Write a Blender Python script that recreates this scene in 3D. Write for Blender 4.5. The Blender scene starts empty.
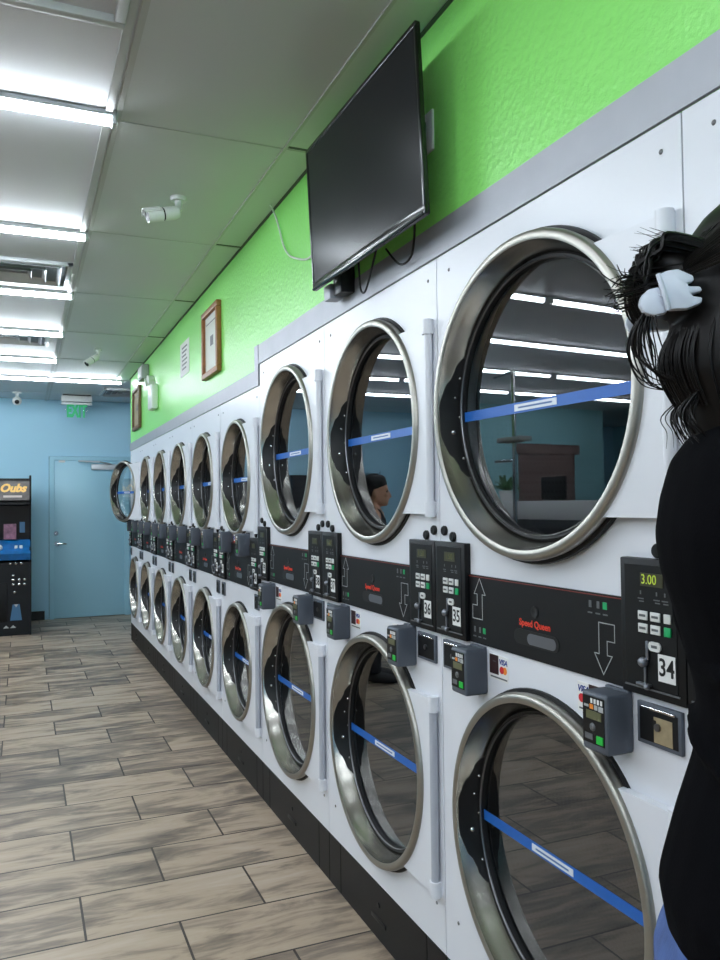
import bpy, bmesh, math, random
from mathutils import Vector, Matrix
PI = math.pi
rnd = random.Random(7)
scene = bpy.context.scene
COL = scene.collection

# ------------------------------------------------------------------ materials
def lin(c):
    c = c / 255.0
    return c / 12.92 if c <= 0.04045 else ((c + 0.055) / 1.055) ** 2.4
def rgb(c):
    return (lin(c[0]), lin(c[1]), lin(c[2]), 1.0)
def mat(name, c, rough=0.5, metal=0.0, bump=None, var=None, emit=0.0, coat=0.0, spec=0.5):
    m = bpy.data.materials.new(name); m.use_nodes = True
    nt = m.node_tree; b = nt.nodes['Principled BSDF']
    b.inputs['Base Color'].default_value = rgb(c)
    b.inputs['Roughness'].default_value = rough
    b.inputs['Metallic'].default_value = metal
    b.inputs['Specular IOR Level'].default_value = spec
    b.inputs['Coat Weight'].default_value = coat
    tc = nt.nodes.new('ShaderNodeTexCoord')
    if emit:
        b.inputs['Emission Color'].default_value = rgb(c)
        b.inputs['Emission Strength'].default_value = emit
    if bump:
        n = nt.nodes.new('ShaderNodeTexNoise'); n.inputs['Scale'].default_value = bump[0]
        n.inputs['Detail'].default_value = 4
        bp = nt.nodes.new('ShaderNodeBump'); bp.inputs['Strength'].default_value = bump[1]
        bp.inputs['Distance'].default_value = 0.01
        nt.links.new(tc.outputs['Object'], n.inputs['Vector'])
        nt.links.new(n.outputs['Fac'], bp.inputs['Height'])
        nt.links.new(bp.outputs['Normal'], b.inputs['Normal'])
    if var:
        n2 = nt.nodes.new('ShaderNodeTexNoise'); n2.inputs['Scale'].default_value = var[0]
        n2.inputs['Detail'].default_value = 5
        mp = nt.nodes.new('ShaderNodeMapping')
        if len(var) > 2: mp.inputs['Scale'].default_value = var[2]
        mx = nt.nodes.new('ShaderNodeMix'); mx.data_type = 'RGBA'
        k = var[1]
        mx.inputs[6].default_value = rgb([max(0, v * (1 - k)) for v in c])
        mx.inputs[7].default_value = rgb([min(255, v * (1 + k)) for v in c])
        nt.links.new(tc.outputs['Object'], mp.inputs['Vector'])
        nt.links.new(mp.outputs['Vector'], n2.inputs['Vector'])
        nt.links.new(n2.outputs['Fac'], mx.inputs[0])
        nt.links.new(mx.outputs[2], b.inputs['Base Color'])
    return m

M = {}
M['white'] = mat('white_enamel', (228, 230, 236), 0.32, var=(3, 0.015))
M['plate'] = mat('door_plate_enamel', (226, 228, 234), 0.35)
M['grey_bar'] = mat('hinge_grey', (176, 180, 190), 0.4)
M['steel'] = mat('brushed_steel', (166, 163, 155), 0.42, 1.0, var=(14, 0.05))
M['steel_shiny'] = mat('polished_steel', (186, 183, 176), 0.24, 1.0, bump=(7, 0.05))
M['steel_dark'] = mat('dark_steel', (120, 120, 122), 0.35, 1.0)
M['chrome'] = mat('chrome', (215, 215, 215), 0.12, 1.0)
M['galv'] = mat('galvanised_trim', (166, 168, 174), 0.5, 0.35, var=(9, 0.05))
M['black'] = mat('black_plastic', (13, 13, 14), 0.42, spec=0.35)
M['band'] = mat('black_panel', (13, 14, 16), 0.5, spec=0.3)
M['band_in'] = mat('black_panel_inset', (9, 10, 11), 0.5, spec=0.3)
M['rubber'] = mat('rubber', (15, 15, 16), 0.6)
M['kick'] = mat('kick_black', (13, 13, 14), 0.5, var=(5, 0.1), spec=0.35)
M['blue_tape'] = mat('blue_tape', (27, 96, 180), 0.45)
M['tape_label'] = mat('tape_label', (222, 228, 235), 0.5)
M['print_blue'] = mat('print_blue', (90, 120, 170), 0.6)
M['label'] = mat('label_white', (232, 232, 230), 0.5)
M['ink'] = mat('ink_black', (14, 14, 15), 0.5)
M['line'] = mat('print_white', (170, 172, 172), 0.5)
M['faint'] = mat('print_grey', (92, 94, 96), 0.5)
M['red'] = mat('print_red', (226, 62, 40), 0.5)
M['red_line'] = mat('print_red_line', (120, 40, 32), 0.5)
M['button'] = mat('button_white', (214, 215, 212), 0.45)
M['green_btn'] = mat('button_green', (20, 165, 95), 0.45)
M['lcd'] = mat('lcd_olive', (62, 62, 40), 0.35)
M['led'] = mat('led_digits', (170, 190, 62), 0.5, emit=0.4)
M['led_dim'] = mat('led_digits_dim', (104, 104, 62), 0.5)
M['reader'] = mat('reader_grey', (82, 88, 98), 0.48)
M['reader_lcd'] = mat('reader_lcd', (96, 98, 70), 0.3)
M['reader_green'] = mat('reader_green', (40, 190, 70), 0.4)
M['orange'] = mat('print_orange', (238, 140, 50), 0.5)
M['crimson'] = mat('print_crimson', (205, 40, 50), 0.5)
M['visa'] = mat('print_visa_blue', (30, 56, 140), 0.5)
M['maroon'] = mat('print_maroon', (52, 28, 30), 0.5)
M['tan'] = mat('note_tan', (150, 135, 105), 0.6, var=(60, 0.2))
M['slotmetal'] = mat('slot_metal', (140, 143, 150), 0.35, 0.8)
M['tv'] = mat('tv_screen', (26, 28, 30), 0.24, spec=0.14)
M['tvframe'] = mat('tv_frame', (12, 12, 13), 0.2)
M['tvgloss'] = mat('tv_edge', (60, 62, 64), 0.12, 0.7)
M['wood'] = mat('frame_wood', (150, 98, 58), 0.45, var=(30, 0.2))
M['wood_dk'] = mat('frame_wood_dark', (104, 78, 55), 0.5, var=(30, 0.2))
M['paper'] = mat('paper', (226, 226, 222), 0.6)
M['paper2'] = mat('certificate', (205, 208, 196), 0.5)
M['plastic'] = mat('white_plastic', (222, 224, 222), 0.4)
M['grey_plastic'] = mat('grey_plastic', (150, 154, 152), 0.5)
M['cable'] = mat('white_cable', (215, 222, 214), 0.5)
M['exit'] = mat('exit_green', (12, 150, 92), 0.5, emit=0.5)
M['exit_pale'] = mat('exit_face', (120, 205, 175), 0.5, emit=0.3)
M['door_blue'] = mat('door_paint', (158, 206, 224), 0.4, bump=(220, 0.04))
M['wall_blue'] = mat('blue_paint', (166, 212, 234), 0.55, bump=(160, 0.12))
M['wall_teal'] = mat('teal_paint', (150, 205, 214), 0.6, bump=(160, 0.12))
M['green'] = mat('green_paint', (146, 234, 116), 0.36, bump=(55, 0.28))
M['base_black'] = mat('baseboard_black', (20, 24, 28), 0.5)
M['ceil'] = mat('ceiling_panel', (203, 205, 208), 0.42, bump=(40, 0.03), var=(0.8, 0.02))
M['ceil_trim'] = mat('ceiling_trim', (186, 188, 188), 0.45)
M['ceil_gap'] = mat('ceiling_gap', (84, 90, 84), 0.7)
M['lamp_body'] = mat('lamp_housing', (205, 208, 212), 0.5)
M['lamp'] = mat('lamp_diffuser', (236, 246, 255), 0.5, emit=46.0)
M['vent'] = mat('vent_metal', (206, 210, 214), 0.35, 0.2)
M['vent_in'] = mat('vent_inside', (128, 132, 136), 0.4, 0.4)
M['arcade'] = mat('arcade_black', (11, 13, 18), 0.5, spec=0.3)
M['arcade_in'] = mat('arcade_inner', (10, 12, 18), 0.3)
M['arcade_deck'] = mat('arcade_deck_blue', (16, 92, 150), 0.35, var=(12, 0.35))
M['arcade_art'] = mat('arcade_art_blue', (56, 98, 132), 0.5)
M['marquee'] = mat('marquee_art', (96, 90, 88), 0.4, var=(9, 0.5), emit=0.0)
M['gold'] = mat('marquee_gold', (236, 190, 110), 0.4, emit=0.15)
M['marquee_white'] = mat('marquee_white', (205, 192, 185), 0.4)
M['pink'] = mat('sticker_pink', (96, 66, 80), 0.5, var=(30, 0.9))
M['skin'] = mat('skin', (196, 150, 122), 0.5)
M['hair'] = mat('hair', (13, 10, 9), 0.42, var=(60, 0.3), spec=0.22)
M['hair2'] = mat('hair_short', (12, 10, 10), 0.5, spec=0.3)
M['shirt'] = mat('black_shirt', (5, 5, 8), 0.95, bump=(300, 0.1), spec=0.06)
M['jeans'] = mat('blue_denim', (66, 88, 138), 0.85, bump=(300, 0.2), var=(30, 0.25))
M['tank'] = mat('dark_tank', (30, 32, 40), 0.8)
M['clip'] = mat('clip_plastic', (214, 220, 232), 0.3)
M['shoe'] = mat('shoe_dark', (40, 40, 44), 0.6)
M['leaf'] = mat('leaf', (60, 110, 60), 0.5)
M['pot'] = mat('pot_white', (220, 220, 218), 0.4)
M['board'] = mat('brown_board', (128, 108, 104), 0.5)
M['board_dk'] = mat('brown_board_trim', (80, 68, 66), 0.5)
M['dark_front'] = mat('washer_dark', (62, 64, 70), 0.4, 0.3)
M['eye'] = mat('eye_dark', (30, 22, 18), 0.2)
for i, c in enumerate([(200, 60, 50), (240, 190, 60), (70, 80, 190), (70, 160, 90), (220, 220, 220), (150, 80, 160)]):
    M['pack%d' % i] = mat('packet_%d' % i, c, 0.4)

def drum_material():
    m = mat('perforated_drum', (30, 30, 32), 0.5, 0.2)
    nt = m.node_tree; b = nt.nodes['Principled BSDF']
    tc = nt.nodes.new('ShaderNodeTexCoord')
    mp = nt.nodes.new('ShaderNodeMapping'); mp.inputs['Scale'].default_value = (75, 75, 75)
    fr = nt.nodes.new('ShaderNodeVectorMath'); fr.operation = 'FRACTION'
    sb = nt.nodes.new('ShaderNodeVectorMath'); sb.operation = 'SUBTRACT'; sb.inputs[1].default_value = (0.5, 0.5, 0.5)
    ln = nt.nodes.new('ShaderNodeVectorMath'); ln.operation = 'LENGTH'
    lt = nt.nodes.new('ShaderNodeMath'); lt.operation = 'LESS_THAN'; lt.inputs[1].default_value = 0.38
    mx = nt.nodes.new('ShaderNodeMix'); mx.data_type = 'RGBA'
    mx.inputs[6].default_value = rgb((30, 30, 32)); mx.inputs[7].default_value = rgb((17, 17, 18))
    L = nt.links
    L.new(tc.outputs['Object'], mp.inputs['Vector']); L.new(mp.outputs['Vector'], fr.inputs[0])
    L.new(fr.outputs[0], sb.inputs[0]); L.new(sb.outputs[0], ln.inputs[0]); L.new(ln.outputs['Value'], lt.inputs[0])
    L.new(lt.outputs[0], mx.inputs[0]); L.new(mx.outputs[2], b.inputs['Base Color'])
    return m
M['drum'] = drum_material()

def glass_material(name, ior, tint):
    m = bpy.data.materials.new(name); m.use_nodes = True
    nt = m.node_tree; nt.nodes.clear()
    out = nt.nodes.new('ShaderNodeOutputMaterial')
    tr = nt.nodes.new('ShaderNodeBsdfTransparent'); tr.inputs[0].default_value = (*tint, 1)
    gl = nt.nodes.new('ShaderNodeBsdfGlossy'); gl.inputs['Roughness'].default_value = 0.012
    gl.inputs['Color'].default_value = (0.95, 0.97, 1.0, 1)
    # Schlick reflectance of a pane, the same from either face
    ge = nt.nodes.new('ShaderNodeNewGeometry')
    dt = nt.nodes.new('ShaderNodeVectorMath'); dt.operation = 'DOT_PRODUCT'
    nt.links.new(ge.outputs['Normal'], dt.inputs[0]); nt.links.new(ge.outputs['Incoming'], dt.inputs[1])
    def mth(op, a, b=None):
        n = nt.nodes.new('ShaderNodeMath'); n.operation = op
        for i, v in enumerate((a, b)):
            if v is None: continue
            if isinstance(v, (int, float)): n.inputs[i].default_value = v
            else: nt.links.new(v, n.inputs[i])
        return n.outputs[0]
    p5 = mth('POWER', mth('SUBTRACT', 1.0, mth('ABSOLUTE', dt.outputs['Value'])), 5.0)
    R0 = ((ior - 1) / (ior + 1)) ** 2
    fac = mth('ADD', mth('MULTIPLY', p5, 1 - R0), R0)
    mix = nt.nodes.new('ShaderNodeMixShader')
    nt.links.new(fac, mix.inputs[0]); nt.links.new(tr.outputs[0], mix.inputs[1])
    nt.links.new(gl.outputs[0], mix.inputs[2]); nt.links.new(mix.outputs[0], out.inputs[0])
    return m
M['clear'] = glass_material('clear_acrylic', 1.08, (0.97, 0.99, 0.98))
M['glass'] = glass_material('door_glass', 2.25, (0.86, 0.9, 0.9))

def floor_material():
    m = bpy.data.materials.new('wood_look_tile'); m.use_nodes = True
    nt = m.node_tree; b = nt.nodes['Principled BSDF']; L = nt.links
    def N(t, **k):
        n = nt.nodes.new(t)
        for a, v in k.items(): setattr(n, a, v)
        return n
    def math_(op, a, bb=None, c=None):
        n = N('ShaderNodeMath', operation=op)
        for i, v in enumerate((a, bb, c)):
            if v is None: continue
            if isinstance(v, (int, float)): n.inputs[i].default_value = v
            else: L.new(v, n.inputs[i])
        return n.outputs[0]
    tc = N('ShaderNodeTexCoord'); sp = N('ShaderNodeSeparateXYZ'); L.new(tc.outputs['Object'], sp.inputs[0])
    X, Y = sp.outputs[0], sp.outputs[1]
    v = math_('DIVIDE', math_('SUBTRACT', Y, 2.783), 0.3195)
    row = math_('FLOOR', v); fv = math_('FRACT', v)
    par = math_('FRACT', math_('MULTIPLY', row, 0.5))          # 0 or .5
    u = math_('ADD', math_('DIVIDE', math_('ADD', X, 0.868), 0.600), par)
    colu = math_('FLOOR', u); fu = math_('FRACT', u)
    eu = math_('MULTIPLY', math_('MINIMUM', fu, math_('SUBTRACT', 1.0, fu)), 0.600)
    ev = math_('MULTIPLY', math_('MINIMUM', fv, math_('SUBTRACT', 1.0, fv)), 0.3195)
    edge = math_('MINIMUM', eu, ev)
    grout = math_('LESS_THAN', edge, 0.0040)
    cid = N('ShaderNodeCombineXYZ'); L.new(colu, cid.inputs[0]); L.new(row, cid.inputs[1])
    wn = N('ShaderNodeTexWhiteNoise', noise_dimensions='2D'); L.new(cid.outputs[0], wn.inputs['Vector'])
    sc = N('ShaderNodeCombineXYZ')
    L.new(math_('MULTIPLY', X, 2.0), sc.inputs[0]); L.new(math_('MULTIPLY', Y, 7.5), sc.inputs[1])
    L.new(math_('MULTIPLY', wn.outputs['Value'], 37.0), sc.inputs[2])
    n1 = N('ShaderNodeTexNoise'); n1.inputs['Scale'].default_value = 1.3; n1.inputs['Detail'].default_value = 7; n1.inputs['Roughness'].default_value = 0.62
    n1.inputs['Distortion'].default_value = 0.6
    L.new(sc.outputs[0], n1.inputs['Vector'])
    sc2 = N('ShaderNodeCombineXYZ')
    L.new(math_('MULTIPLY', X, 6.0), sc2.inputs[0]); L.new(math_('MULTIPLY', Y, 70.0), sc2.inputs[1]); L.new(wn.outputs['Value'], sc2.inputs[2])
    n2 = N('ShaderNodeTexNoise'); n2.inputs['Scale'].default_value = 1.0; n2.inputs['Detail'].default_value = 3
    L.new(sc2.outputs[0], n2.inputs['Vector'])
    ramp = N('ShaderNodeValToRGB'); e = ramp.color_ramp.elements
    e[0].position = 0.30; e[0].color = rgb((90, 80, 72)); e[1].position = 0.76; e[1].color = rgb((190, 173, 154))
    k = e.new(0.46); k.color = rgb((140, 124, 108)); k = e.new(0.55); k.color = rgb((176, 156, 134))
    val = math_('ADD', math_('ADD', n1.outputs['Fac'], math_('MULTIPLY', math_('SUBTRACT', wn.outputs['Value'], 0.5), 0.14)),
                math_('MULTIPLY', math_('SUBTRACT', n2.outputs['Fac'], 0.5), 0.16))
    L.new(val, ramp.inputs[0])
    mx = N('ShaderNodeMix', data_type='RGBA'); L.new(grout, mx.inputs[0]); L.new(ramp.outputs[0], mx.inputs[6])
    mx.inputs[7].default_value = rgb((52, 42, 35))
    L.new(mx.outputs[2], b.inputs['Base Color'])
    b.inputs['Roughness'].default_value = 0.42
    bp = N('ShaderNodeBump'); bp.inputs['Strength'].default_value = 0.35; bp.inputs['Distance'].default_value = 0.003
    h = math_('SUBTRACT', math_('MULTIPLY', n1.outputs['Fac'], 0.4), grout)
    L.new(h, bp.inputs['Height']); L.new(bp.outputs[0], b.inputs['Normal'])
    return m
M['floor'] = floor_material()

# ------------------------------------------------------------------ mesh builder
class MB:
    def __init__(s): s.bm = bmesh.new(); s.mi = 0
    def _mark(s, n):
        s.bm.faces.ensure_lookup_table()
        for f in s.bm.faces[n:]: f.material_index = s.mi
    def box(s, x0, x1, y0, y1, z0, z1, bev=0.0, seg=2, mat=None):
        n = len(s.bm.faces)
        Mx = Matrix.Translation(((x0 + x1) / 2, (y0 + y1) / 2, (z0 + z1) / 2)) @ Matrix.Diagonal((abs(x1 - x0), abs(y1 - y0), abs(z1 - z0), 1))
        if mat is not None: Mx = mat @ Mx
        if bev:
            t = bmesh.new()
            r = bmesh.ops.create_cube(t, size=1.0, matrix=Mx)
            bmesh.ops.bevel(t, geom=t.edges[:], offset=bev, segments=seg, profile=0.5, affect='EDGES', clamp_overlap=True)
            s.add(t)
        else:
            bmesh.ops.create_cube(s.bm, size=1.0, matrix=Mx); s._mark(n)
        return s
    def add(s, t, mtx=None):
        n = len(s.bm.faces)
        vm = [s.bm.verts.new(mtx @ v.co if mtx else v.co) for v in t.verts]
        t.verts.index_update()
        for f in t.faces:
            try: s.bm.faces.new([vm[v.index] for v in f.verts])
            except ValueError: pass
        t.free(); s._mark(n); return s
    def poly(s, pts, thick):
        """prism: polygon pts (3d, planar) pushed by vector thick"""
        n = len(s.bm.faces); t = Vector(thick)
        a = [s.bm.verts.new(Vector(p)) for p in pts]; b = [s.bm.verts.new(Vector(p) + t) for p in pts]
        s.bm.faces.new(a); s.bm.faces.new(b[::-1])
        for i in range(len(a)):
            j = (i + 1) % len(a); s.bm.faces.new([a[j], a[i], b[i], b[j]])
        s._mark(n); return s
    def lathe(s, prof, cy, cz, seg=64, closed=False, a0=0.0, a1=2 * PI):
        """profile (x, r) turned about the axis parallel to X through (cy, cz)"""
        n = len(s.bm.faces); full = abs(a1 - a0 - 2 * PI) < 1e-6
        rings = []
        cnt = seg if full else seg + 1
        for x, r in prof:
            if r < 1e-6: rings.append([s.bm.verts.new((x, cy, cz))] * cnt)
            else: rings.append([s.bm.verts.new((x, cy + r * math.cos(a0 + (a1 - a0) * i / seg), cz + r * math.sin(a0 + (a1 - a0) * i / seg))) for i in range(cnt)])
        prs = list(zip(rings, rings[1:])) + ([(rings[-1], rings[0])] if closed else [])
        for A, B in prs:
            for i in range(seg):
                j = (i + 1) % cnt
                vs = []
                for v in (A[i], A[j], B[j], B[i]):
                    if v not in vs: vs.append(v)
                if len(vs) > 2:
                    try: s.bm.faces.new(vs)
                    except ValueError: pass
        s._mark(n); return s
    def cyl(s, p0, p1, r0, r1=None, seg=16):
        return s.tube([p0, p1], [r0, r0 if r1 is None else r1], seg)
    def tube(s, pts, rad, seg=8, cap=True):
        n = len(s.bm.faces); P = [Vector(p) for p in pts]
        if isinstance(rad, (int, float)): rad = [rad] * len(P)
        rings = []; up = None
        for i, p in enumerate(P):
            t = (P[min(i + 1, len(P) - 1)] - P[max(i - 1, 0)]).normalized()
            if up is None:
                up = Vector((0, 0, 1)) if abs(t.z) < 0.9 else Vector((1, 0, 0))
            a = (up - t * up.dot(t)).normalized(); up = a; b = t.cross(a)
            rr = rad[i]; ra, rb = rr if isinstance(rr, tuple) else (rr, rr)
            rings.append([s.bm.verts.new(p + a * ra * math.cos(2 * PI * k / seg) + b * rb * math.sin(2 * PI * k / seg)) for k in range(seg)])
        for A, B in zip(rings, rings[1:]):
            for i in range(seg):
                j = (i + 1) % seg; s.bm.faces.new([A[i], A[j], B[j], B[i]])
        if cap: s.bm.faces.new(rings[0][::-1]); s.bm.faces.new(rings[-1])
        s._mark(n); return s
    def loft(s, rings, seg=24):
        """rings: (z, cx, cy, rx, ry) stacked ellipses"""
        n = len(s.bm.faces); R = []
        for z, cx, cy, rx, ry in rings:
            R.append([s.bm.verts.new((cx + rx * math.cos(2 * PI * k / seg), cy + ry * math.sin(2 * PI * k / seg), z)) for k in range(seg)])
        for A, B in zip(R, R[1:]):
            for i in range(seg):
                j = (i + 1) % seg; s.bm.faces.new([A[i], A[j], B[j], B[i]])
        s.bm.faces.new(R[0][::-1]); s.bm.faces.new(R[-1]); s._mark(n); return s
    def ball(s, c, r, mtx=None, u=20, v=14):
        n = len(s.bm.faces)
        rx, ry, rz = r if isinstance(r, tuple) else (r, r, r)
        Mx = Matrix.Translation(c) @ (mtx or Matrix()) @ Matrix.Diagonal((rx, ry, rz, 1))
        bmesh.ops.create_uvsphere(s.bm, u_segments=u, v_segments=v, radius=1.0, matrix=Mx); s._mark(n); return s
    def text(s, body, size, mtx, thick=0.0006, shear=0.0, bold=0.0):
        cu = bpy.data.curves.new('lettering', 'FONT'); cu.body = body; cu.size = size; cu.align_x = 'CENTER'; cu.align_y = 'CENTER'
        cu.extrude = thick / 2; cu.shear = shear; cu.offset = bold; cu.resolution_u = 3
        o = bpy.data.objects.new('lettering', cu); COL.objects.link(o)
        me = bpy.data.meshes.new_from_object(o.evaluated_get(bpy.context.evaluated_depsgraph_get()))
        bpy.data.objects.remove(o); bpy.data.curves.remove(cu)
        t = bmesh.new(); t.from_mesh(me); bpy.data.meshes.remove(me)
        s.add(t, mtx); return s
    def build(s, name, mats, parent=None, origin=None, loc=None, smooth=True, ang=38):
        bm = s.bm
        bmesh.ops.recalc_face_normals(bm, faces=bm.faces[:])
        if origin is not None: bmesh.ops.translate(bm, verts=bm.verts[:], vec=-Vector(origin))
        if smooth:
            for f in bm.faces: f.smooth = True
            for e in bm.edges:
                if len(e.link_faces) == 2 and e.calc_face_angle(0) > math.radians(ang): e.smooth = False
        me = bpy.data.meshes.new(name); bm.to_mesh(me); bm.free()
        for m in (mats if isinstance(mats, (list, tuple)) else [mats]): me.materials.append(M[m] if isinstance(m, str) else m)
        o = bpy.data.objects.new(name, me); COL.objects.link(o)
        if parent is not None: o.parent = parent
        if loc is not None: o.location = loc
        return o

def TX(x, y, z):        # lettering on a face looking towards -X
    return Matrix(((0, 0, -1, x), (-1, 0, 0, y), (0, 1, 0, z), (0, 0, 0, 1)))
def TY(x, y, z):        # lettering on a face looking towards -Y
    return Matrix(((1, 0, 0, x), (0, 0, -1, y), (0, 1, 0, z), (0, 0, 0, 1)))

def tag(o, label, cat, group=None):
    o['label'] = label; o['category'] = cat
    if group: o['group'] = group
    return o
def thing(name, label, cat, loc=(0, 0, 0), rz=0.0, group=None):
    o = bpy.data.objects.new(name, None); COL.objects.link(o); o.empty_display_size = 0.1
    o.location = loc; o.rotation_euler = (0, 0, rz)
    return tag(o, label, cat, group)
def struct(o): o['kind'] = 'structure'; return o
def copy_tree(o, parent=None):
    c = o.copy(); COL.objects.link(c)
    if parent is not None: c.parent = parent
    for ch in list(o.children): copy_tree(ch, c)
    return c
def kids(o, stem): return [c for c in o.children if c.name.split('.')[0] == stem]

# ------------------------------------------------------------------ dryers
def door_parts(root, W, cz, R, plate_z0, plate_z1, label=None, angle=0.0):
    cy = -0.01
    hx, hy = -0.014, -W / 2 + 0.030
    H = (hx, hy, cz)
    b = MB()
    k = R / 0.36
    b.lathe([(0.002, R - 0.004), (-0.021, R), (-0.030, R - 0.003), (-0.0335, R - 0.008), (-0.0335, R - 0.019 * k), (-0.031, R - 0.0235 * k), (-0.02, R - 0.020 * k), (0.002, R - 0.012)], cy, cz, 96, closed=True)
    door = b.build('door', 'steel', root, H, H)
    b = MB()
    b.lathe([(-0.031, R - 0.0233 * k), (-0.022, R - 0.0255 * k), (-0.010, R - 0.0295 * k), (0.010, R - 0.0370 * k), (0.028, R - 0.0425 * k), (0.040, R - 0.0445 * k), (0.046, R - 0.012), (-0.015, R - 0.015 * k)], cy, cz, 96, closed=True)
    b.build('funnel', 'steel_shiny', door, H)
    if label: door['label'] = label
    door.rotation_euler = (0, 0, angle)
    b = MB(); b.lathe([(-0.006, R + 0.006), (0.002, R + 0.008), (0.012, R + 0.004), (0.012, R - 0.02), (-0.006, R - 0.02)], cy, cz, 80, closed=True)
    b.build('door_back_gasket', 'rubber', door, H)
    b = MB(); Rg = R - 0.0425 * k
    b.lathe([(0.030, Rg + 0.001), (0.022, Rg - 0.004), (0.024, Rg - 0.011), (0.040, Rg - 0.013), (0.044, Rg + 0.001)], cy, cz, 80, closed=True)
    b.build('glass_seal', 'rubber', door, H)
    b = MB(); b.lathe([(0.0215, Rg - 0.011), (0.020, Rg - 0.0125), (0.0225, Rg - 0.014), (0.026, Rg - 0.0125)], cy, cz, 80, closed=True)
    b.build('retaining_ring', 'steel_dark', door, H)
    b = MB(); b.lathe([(0.034, 0.0), (0.034, Rg - 0.010)], cy, cz, 80)
    b.build('glass', 'glass', door, H, smooth=False)
    # finger grip: black curved patch on the far inner wall of the ring, with screws
    b = MB(); a0, a1 = (math.radians(-33), math.radians(27)) if k > 0.9 else (math.radians(-40), math.radians(33))
    Rf = R - 0.029 * k; NG = 30; rows_ = []
    for q in range(NG + 1):
        t = q / NG; a = a0 + (a1 - a0) * t
        e = min(1.0, 2.6 * min(t, 1 - t)) ** 0.6
        if 0.10 < t < 0.22 or 0.78 < t < 0.90: e *= 0.86
        xf, xb = 0.030 - 0.056 * e, 0.0385
        row_ = []
        for w_ in (0.0, 0.5, 1.0):
            x = xf + (xb - xf) * w_; rr = (R - (0.0250 + 0.0195 * max(0.0, min(1.0, (x + 0.024) / 0.060)) ** 0.85) * k) - (0.0022 if w_ != 0.5 else 0.0042)
            row_.append((x, rr))
        row_.append((xb, row_[2][1] + 0.004)); row_.append((xf, row_[0][1] + 0.004))
        rows_.append([b.bm.verts.new((x, cy + rr * math.cos(a), cz + rr * math.sin(a))) for x, rr in row_])
    for A, B in zip(rows_, rows_[1:]):
        for q in range(5):
            b.bm.faces.new([A[q], A[(q + 1) % 5], B[(q + 1) % 5], B[q]])
    b.bm.faces.new(rows_[0]); b.bm.faces.new(rows_[-1][::-1])
    b.build('grip_recess', 'black', door, H)
    b = MB()
    for a, r, x in ((-22, 0.006, 0.02), (-9, 0.009, 0.005), (-2, 0.005, 0.024), (7, 0.005, 0.012), (16, 0.006, 0.02), (-15, 0.004, 0.03)):
        aa = math.radians(a); rr = R - (0.0275 + 0.0195 * max(0.0, (x + 0.024) / 0.060) ** 0.85) * k
        b.ball((x, cy + rr * math.cos(aa), cz + rr * math.sin(aa)), r * 0.8 * k, u=10, v=8)
    b.build('grip_bolts', 'chrome', door, H)
    # hinge plate: from the ring's near flank to the hinge line
    b = MB(); hh0, hh1 = plate_z0 - cz, plate_z1 - cz; Rr = R - 0.012
    t0 = math.asin(max(-0.985, min(0.985, hh0 / Rr))); t1 = math.asin(max(-0.985, min(0.985, hh1 / Rr)))
    ye = -W / 2 + 0.030
    pts = []
    for i in range(25):
        t = t0 + (t1 - t0) * i / 24
        pts.append((-0.002, cy - Rr * math.cos(t), cz + Rr * math.sin(t)))
    pts += [(-0.002, ye, plate_z1), (-0.002, ye, plate_z0)]
    b.poly(pts, (-0.020, 0, 0))
    pl = b.build('hinge_plate', 'plate', door, H, smooth=False)
    # rolled edge at the top and bottom of the plate, hinge bar with two knuckles
    b = MB(); b.cyl((hx, hy, plate_z0 + 0.03), (hx, hy, plate_z1 - 0.03), 0.0115, seg=18)
    b.build('hinge_bar', 'grey_bar' if cz < 1 else 'plate', door, H)
    for z0, z1 in ((plate_z0 - 0.008, plate_z0 + 0.034), (plate_z1 - 0.034, plate_z1 + 0.008)):
        b = MB(); b.cyl((hx, hy, z0), (hx, hy, z1), 0.0165, seg=18); b.box(hx, 0.0, hy - 0.012, hy + 0.012, z0 + .004, z1 - .004)
        b.build('hinge_knuckle', 'white', door, H)
    # blue tape across the glass, slightly falling to the latch side
    b = MB(); Rt = Rg - 0.011
    th = math.radians(0.0); dz = -0.012 * k
    half = math.sqrt(Rt * Rt - 0.03 * 0.03)
    w = 0.0125 * (0.75 + 0.25 * k) 
    b.poly([(0.0335, cy - half, cz - w + dz), (0.0335, cy + half, cz - w + dz), (0.0335, cy + half, cz + w + dz), (0.0335, cy - half, cz + w + dz)], (-0.0012, 0, 0))
    b.build('blue_tape', 'blue_tape', door, H, smooth=False)
    b = MB(); b.box(0.0312, 0.0324, cy - 0.075 * k + .02, cy + 0.075 * k + .02, cz + dz - w * 0.62, cz + dz + w * 0.62)
    b.mi = 1; b.box(0.0308, 0.0313, cy - 0.06 * k + .02, cy + 0.06 * k + .02, cz + dz - w * 0.16, cz + dz + w * 0.16)
    b.build('tape_label', ['tape_label', 'print_blue'], door, H, smooth=False)
    return door

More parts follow.
